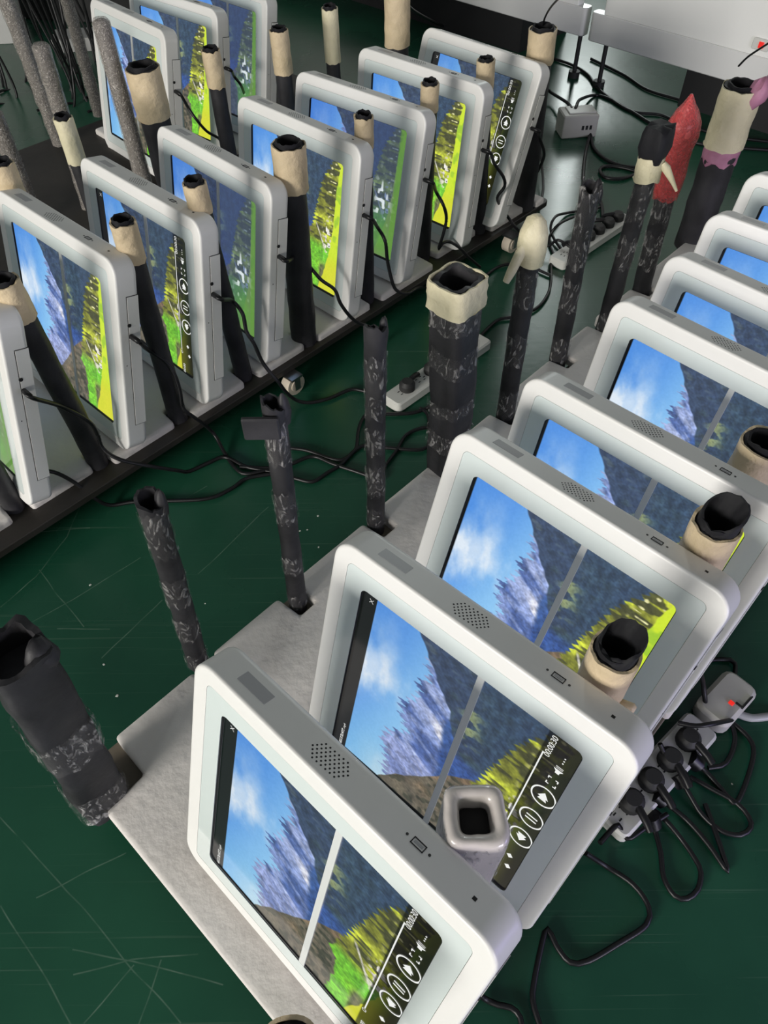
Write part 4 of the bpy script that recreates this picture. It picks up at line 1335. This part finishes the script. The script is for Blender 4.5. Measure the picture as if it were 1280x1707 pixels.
# square flap at the top of the second film post
A23 = Vector(POLE['R23'][3:6]) - Vector(POLE['R23'][:3])
fl_ = MB().rbox((-0.022, -0.003, -0.014), (0.012, 0.003, 0.012), 0.002, axis=1)
fo = obj('square_flap', fl_.mesh('square_flap', 'sleeve_black'), [o for o in COL.objects if o.get('label', '').startswith('thin black film-wrapped post with a square')][0], tuple(A23*0.95 + Vector((-0.006, -0.014, 0))))

# ------------------------------------------------------------------ cords
CG = 'black power cords'
def plug_mesh(path0, d, r=0.0042, l=0.014):
    d = Vector(d).normalized(); p = Vector(path0)
    return tube([p, p + d*l*0.3, p + d*l*0.6, p + d*l*0.61, p + d*l], r, 10)
def cord(key, label, r=0.0034, m='cable_black', plug=None, cat='cable', group=CG, pts=None, name='power_cable'):
    pts = DATA['cords'][key] if pts is None else pts
    P = smooth_path(pts); o = P[0].copy()
    v, f = tube([p - o for p in P], r, 8); me = meshdata('cable', v, f, m, angle=80)
    if not plug:
        return tag(obj(name, me, None, tuple(o)), label, cat, group)
    t = thing(name, label, cat, tuple(o), group=group)
    obj('cable_jacket', me, t)
    v, f = plug_mesh((0, 0, 0), P[3] - P[0], plug); obj('plug', meshdata('cable_plug', v, f, 'cable_black', angle=40), t)
    return t
where = {'L0': 'the cut-off display at the left edge', 'L1': 'the nearest whole display of the left row', 'L2': 'the pause-button display of the left row',
         'L3': 'the dim display beside the fat taped post', 'L4': 'the lime display behind the fat taped post', 'L5': 'the dark green-blue display of the left row',
         'L6': 'the yellow-strip display of the left row', 'L7': 'the farthest display of the left row', 'B1': 'the upper-left display', 'B2': 'the middle display of the back row'}
for k, w in where.items():
    cord(k, 'black power cord hanging from the side of ' + w, 0.0030, plug=0.0036, group='cords of the left-hand displays')
labs = {'in0': 'black cord entering at the left edge over the first foam edge and onto the floor',
 'c1': 'black floor cord crossing behind the square-flap post', 'c2': 'black floor cord rising in an S to the power strip end',
 'c3': 'long black floor cord looping round beneath the nearer power strip', 'c4': 'short black floor cord right of the centre film-wrapped post',
 'c5': 'black cord lying along the near end of the nearer power strip', 'c6': 'thick black floor cord right of the thick square post',
 'c7': 'faint black floor cord in the shade of the left trolley end',
 'u1': 'long black cord crossing the floor below the white cabinets', 'u2': 'black cord arching out of the grey floor box to the right',
 'u3': 'short black cord from the far left display to the grey floor box', 'u4': 'black cord curving from the grey floor box toward the red-topped post',
 'u5': 'small black cord loop left of the red-topped post', 'u6': 'black cord running from the grey floor box to the farther power strip',
 'u7': 'black cord in the shadow directly beneath the cabinet edge', 'u8': 'black cord running down from the thick post at the top edge',
 'x1': 'black cord loop rising right of the cream-hooded post', 'x2': 'black cord tangle behind the cream-hooded post', 'x3': 'black cord lying between hooded post and loose-film post',
 'x4': 'black cord hanging behind the farthest left-row display',
 'r1': 'black cord in a long drop-shaped loop, lower right floor', 'r2': 'black cord with a pointed bend on the right floor', 'r3': 'black cord in a wide loop toward the right edge',
 'r4': 'black cord curving tall along the right edge near the grey cable', 'r5': 'black cord hook in the shade right of the third display', 'r6': 'black cord dropping past the white foam end',
 'r7': 'short black cord against the grey adapter', 'r9': 'black cord in a broad bend at the lower right floor running off the bottom', 'r10': 'short black cord peeking from under the nearest display at the bottom',
 'r11': 'black cord folded in a zigzag beside the shaded power strip', 'r12': 'black cord crossing the grey adapter with the red light'}
for k, l in labs.items():
    cord(k, l, 0.0029 if k[0] != 'u' else 0.0040, plug={'r1': 0.009, 'r2': 0.010, 'r3': 0.010, 'r4': 0.010}.get(k), group='cords on the floor')
cord('r8', 'thick grey cable leaving the right edge of the photo', 0.0050, 'cable_grey', group='cords on the floor')
cord('a1', 'thin black wire sticking up from the thick post by the cabinets', 0.0016, name='wire', cat='wire', group='thin wires')
cord('a2', 'thin black wire sticking up from the cream and pink taped post', 0.0016, name='wire', cat='wire', group='thin wires')
for i, pts in enumerate(DATA['hang']):
    cord(None, 'black cord in the dark bundle hanging at the upper left corner', 0.0034, pts=pts, group='bundle of hanging cords')

# ------------------------------------------------------------------ power strips
def strip(name, label, ends, w, h, plugs, n_sock, lit):
    x0, y0, x1, y1 = ends; L_ = math.hypot(x1-x0, y1-y0); a = math.atan2(y1-y0, x1-x0)
    t = thing('power_strip', label, 'power strip', (x0, y0, 0), (0, 0, a), 'power strips')
    b = obj('body', MB().rbox((0, -w/2, 0), (L_, w/2, h), 0.008, ch=0.003).mesh('strip_body', 'strip_white'), t)
    for i in range(n_sock):
        x = L_*(i + 0.7)/(n_sock + 0.6)
        mb = MB()
        for dx, dy in ((-0.006, 0.004), (-0.006, -0.004), (0.005, 0.005), (0.005, -0.005), (0.009, 0)): mb.box((x+dx-0.0022, dy-0.0008, h-0.001), (x+dx+0.0022, dy+0.0008, h+0.0002))
        obj('socket', mb.mesh('socket', 'hole_black', smooth=False), t)
    if lit:
        obj('switch', MB().rbox((L_-0.030, -0.006, h-0.001), (L_-0.020, 0.006, h+0.002), 0.001).mesh('switch', 'switch_red'), t)
    for i, (s, rr) in enumerate(plugs):
        pl = thing('plug', ['round black plug nearest the camera on ', 'second round black plug along ', 'third round black plug along ', 'fourth round black plug along ', 'farthest of five round black plugs on '][i] + name, 'plug', (x0 + math.cos(a)*s*L_, y0 + math.sin(a)*s*L_, h), (0, 0, a + rr), 'plugs in the power strips')
        mb = MB().cyl((0, 0, 0), 0.0135, 0.010, n=20).cyl((0, 0, 0.010), 0.0135, 0.006, n=20, r2=0.009)
        obj('plug_head', mb.mesh('plug_head', 'rubber'), pl)
        v, f = tube([Vector((0, 0, 0.010)), Vector((0.012, 0, 0.012)), Vector((0.026, 0, 0.010)), Vector((0.034, 0, 0.006))], 0.0046, 8)
        obj('strain_relief', meshdata('strain_relief', v, f, 'cable_black', angle=60), pl)
strip('the nearer power strip', 'white power strip with black plugs beside the thick square post', DATA['strip']['A'], 0.040, 0.020, ((0.17, 0.2), (0.42, -0.3)), 5, False)
strip('the farther power strip', 'white power strip full of black plugs behind the loose-film post', DATA['strip']['B'], 0.040, 0.020, ((0.28, 2.6), (0.44, 2.3), (0.58, 2.5), (0.72, 2.2), (0.86, 2.4)), 6, False)
strip('the shaded power strip', 'shaded power strip with black plugs right of the second display', DATA['strip']['C'], 0.042, 0.020, ((0.20, -1.9), (0.40, -1.8), (0.60, -1.9), (0.80, -1.7)), 6, False)
# grey adapter with red light
cx, cy = DATA['strip']['C'][2:4]; aC = math.atan2(DATA['strip']['C'][3]-DATA['strip']['C'][1], DATA['strip']['C'][2]-DATA['strip']['C'][0])
ad = thing('adapter', 'grey switched adapter with a red light right of the third display', 'adapter', (cx + 0.006, cy + 0.004, 0), (0, 0, aC))
obj('body', MB().rbox((0, -0.022, 0), (0.074, 0.022, 0.026), 0.012, ch=0.005).mesh('adapter_body', 'box_grey'), ad)
obj('switch', MB().rbox((0.030, -0.010, 0.0245), (0.036, -0.004, 0.0275), 0.001).mesh('adapter_switch', 'switch_red'), ad)
obj('clip', MB().box((0.036, -0.020, 0.025), (0.058, -0.018, 0.028)).box((0.036, -0.018, 0.025), (0.038, -0.010, 0.028)).mesh('adapter_clip', 'hole_black', smooth=False), ad)

# grey floor box
bx, by, _ = DATA['box']
fbx = thing('floor_box', 'grey plastic junction box on the floor with cords leaving it', 'junction box', (bx, by, 0), (0, 0, 0.12))
obj('body', MB().rbox((-0.045, -0.030, 0.0), (0.045, 0.030, 0.055), 0.004, ch=0.003).mesh('floor_box_body', 'box_grey'), fbx)
obj('lid', MB().rbox((-0.030, -0.020, 0.0545), (0.040, 0.024, 0.058), 0.003).mesh('floor_box_lid', 'strip_white'), fbx)
mb = MB()
for i in range(3): mb.box((0.004 + i*0.010, -0.0305, 0.020), (0.010 + i*0.010, -0.0295, 0.030))
obj('vent', mb.mesh('floor_box_vent', 'hole_black', smooth=False), fbx)

# ------------------------------------------------------------------ cabinets
ca = np.array(DATA['cab']['a']); cb = np.array(DATA['cab']['b']); cu = (cb-ca)[:2]/np.linalg.norm((cb-ca)[:2]); cang = math.atan2(cu[1], cu[0])
def cabinet(label, org, x0, x1, rounded, sockx):
    t = thing('cabinet', label, 'cabinet', (org[0], org[1], 0), (0, 0, cang), 'white cabinets')
    obj('skirt', MB().rbox((x0, 0, 0.12), (x1, 0.034, 0.186), 0.012, n=5, ch=0.002).mesh('cabinet_skirt', 'cabinet_skirt'), t)
    xa, xb = (x0 + 0.035, x1) if rounded else (x0, x1 - 0.03)
    d = obj('panel', MB().rbox((xa, 0.004, 0.186), (xb, 0.034, 0.62), 0.004, ch=0.001).mesh('cabinet_panel', 'cabinet_white'), t)
    bx0, bx1 = (x0 + 0.26, x1) if rounded else (x0, x1 - 0.26)
    obj('body', MB().box((bx0, 0.030, 0.122), (bx1, 0.36, 0.61)).mesh('cabinet_body', 'cabinet_white', smooth=False), t)
    obj('light_blocker', MB().box((bx0, 0.09, 0.0), (bx1, 0.34, 0.124)).mesh('cabinet_light_blocker', 'crate_black', smooth=False), t)  # added dark block, stops the far light from passing under the cabinet
    s = obj('socket_plate', MB().rbox((sockx-0.020, -0.002, 0.199), (sockx+0.020, 0.006, 0.222), 0.003, axis=1).mesh('socket_plate', 'strip_white'), t)
    obj('rocker_switch', MB().rbox((sockx-0.004, -0.005, 0.204), (sockx+0.008, 0.0, 0.217), 0.001, axis=1).mesh('rocker_switch', 'switch_red'), s)
    for fx in (x0 + 0.035, x1 - 0.035):
        for fy in (0.05,):
            obj('foot', MB().cyl((fx, fy, 0.0), 0.016, 0.016, n=16).cyl((fx, fy, 0.014), 0.006, 0.108, n=10).mesh('cabinet_foot', 'rubber'), t)
cabinet('white cabinet with a red rocker switch at the upper right', ca, 0.0, 1.5, True, 0.456)
cc = np.array(DATA['cab']['c'])
cabinet('white cabinet at top centre right, left of the narrow gap', cc, -1.4, 0.0, False, -0.075)

# ------------------------------------------------------------------ upper left corner
wp = thing('panel', 'pale grey board standing in the far upper left corner', 'board', (-1.42, 2.60, 0), (0, 0, 0.10))
obj('board', MB().rbox((-0.30, 0, 0.0), (0.30, 0.02, 0.6), 0.004, axis=1).mesh('corner_board', 'panel_grey'), wp)
obj('edge_strip', MB().box((0.298, -0.003, 0.0), (0.306, 0.023, 0.6)).mesh('corner_edge', 'gap_dark', smooth=False), wp)
cr = thing('crate', 'black crate behind the hanging cords at the upper left corner', 'crate', (-0.86, 2.95, 0), (0, 0, -0.2))
obj('body', MB().rbox((-0.30, -0.16, 0.0), (0.30, 0.16, 0.30), 0.02, ch=0.004).mesh('crate_body', 'crate_black'), cr)
obj('rim', MB().rbox((-0.31, -0.17, 0.285), (0.31, 0.17, 0.315), 0.02, ch=0.004).mesh('crate_rim', 'crate_black'), cr)
cn = thing('carton', 'small flat grey carton beside the hanging cords', 'carton', (-0.93, 2.60, 0), (0, 0, 0.15))
obj('box', MB().rbox((-0.07, -0.05, 0.0), (0.07, 0.05, 0.035), 0.002).mesh('carton_box', 'panel_grey'), cn)
obj('flap', MB().rbox((-0.07, -0.052, 0.035), (0.07, 0.0, 0.037), 0.001, ch=0.0003).mesh('carton_flap', 'panel_grey'), cn)

# ------------------------------------------------------------------ flecks on the floor
spots = ['right of the square-flap post', 'left of the centre post foot', 'below the centre post', 'left of the torn post', 'above the leaning square post', 'near the foam corner by the centre post',
         'right of the drop-shaped cord', 'beside the wide cord loop', 'in the open floor at left', 'near the torn post top']
for i, (x, y) in enumerate(DATA['specks']):
    rs = np.random.RandomState(i); n = 9; r = 0.0011 + 0.0008*rs.rand()
    a = np.linspace(0, 2*math.pi, n, endpoint=False); q = r*(0.7 + 0.6*rs.rand(n))
    v = [(c*math.cos(t), c*math.sin(t), 0.0) for c, t in zip(q, a)] + [(c*0.8*math.cos(t), c*0.8*math.sin(t), 0.0004) for c, t in zip(q, a)]
    f = [tuple(range(n))[::-1], tuple(range(n, 2*n))] + [(k, (k+1) % n, n+(k+1) % n, n+k) for k in range(n)]
    tag(obj('paint_fleck', meshdata('paint_fleck', v, f, 'speck', smooth=False), None, (x, y, 0.0)), 'pale paint fleck on the green floor ' + spots[i], 'fleck', 'paint flecks on the floor')
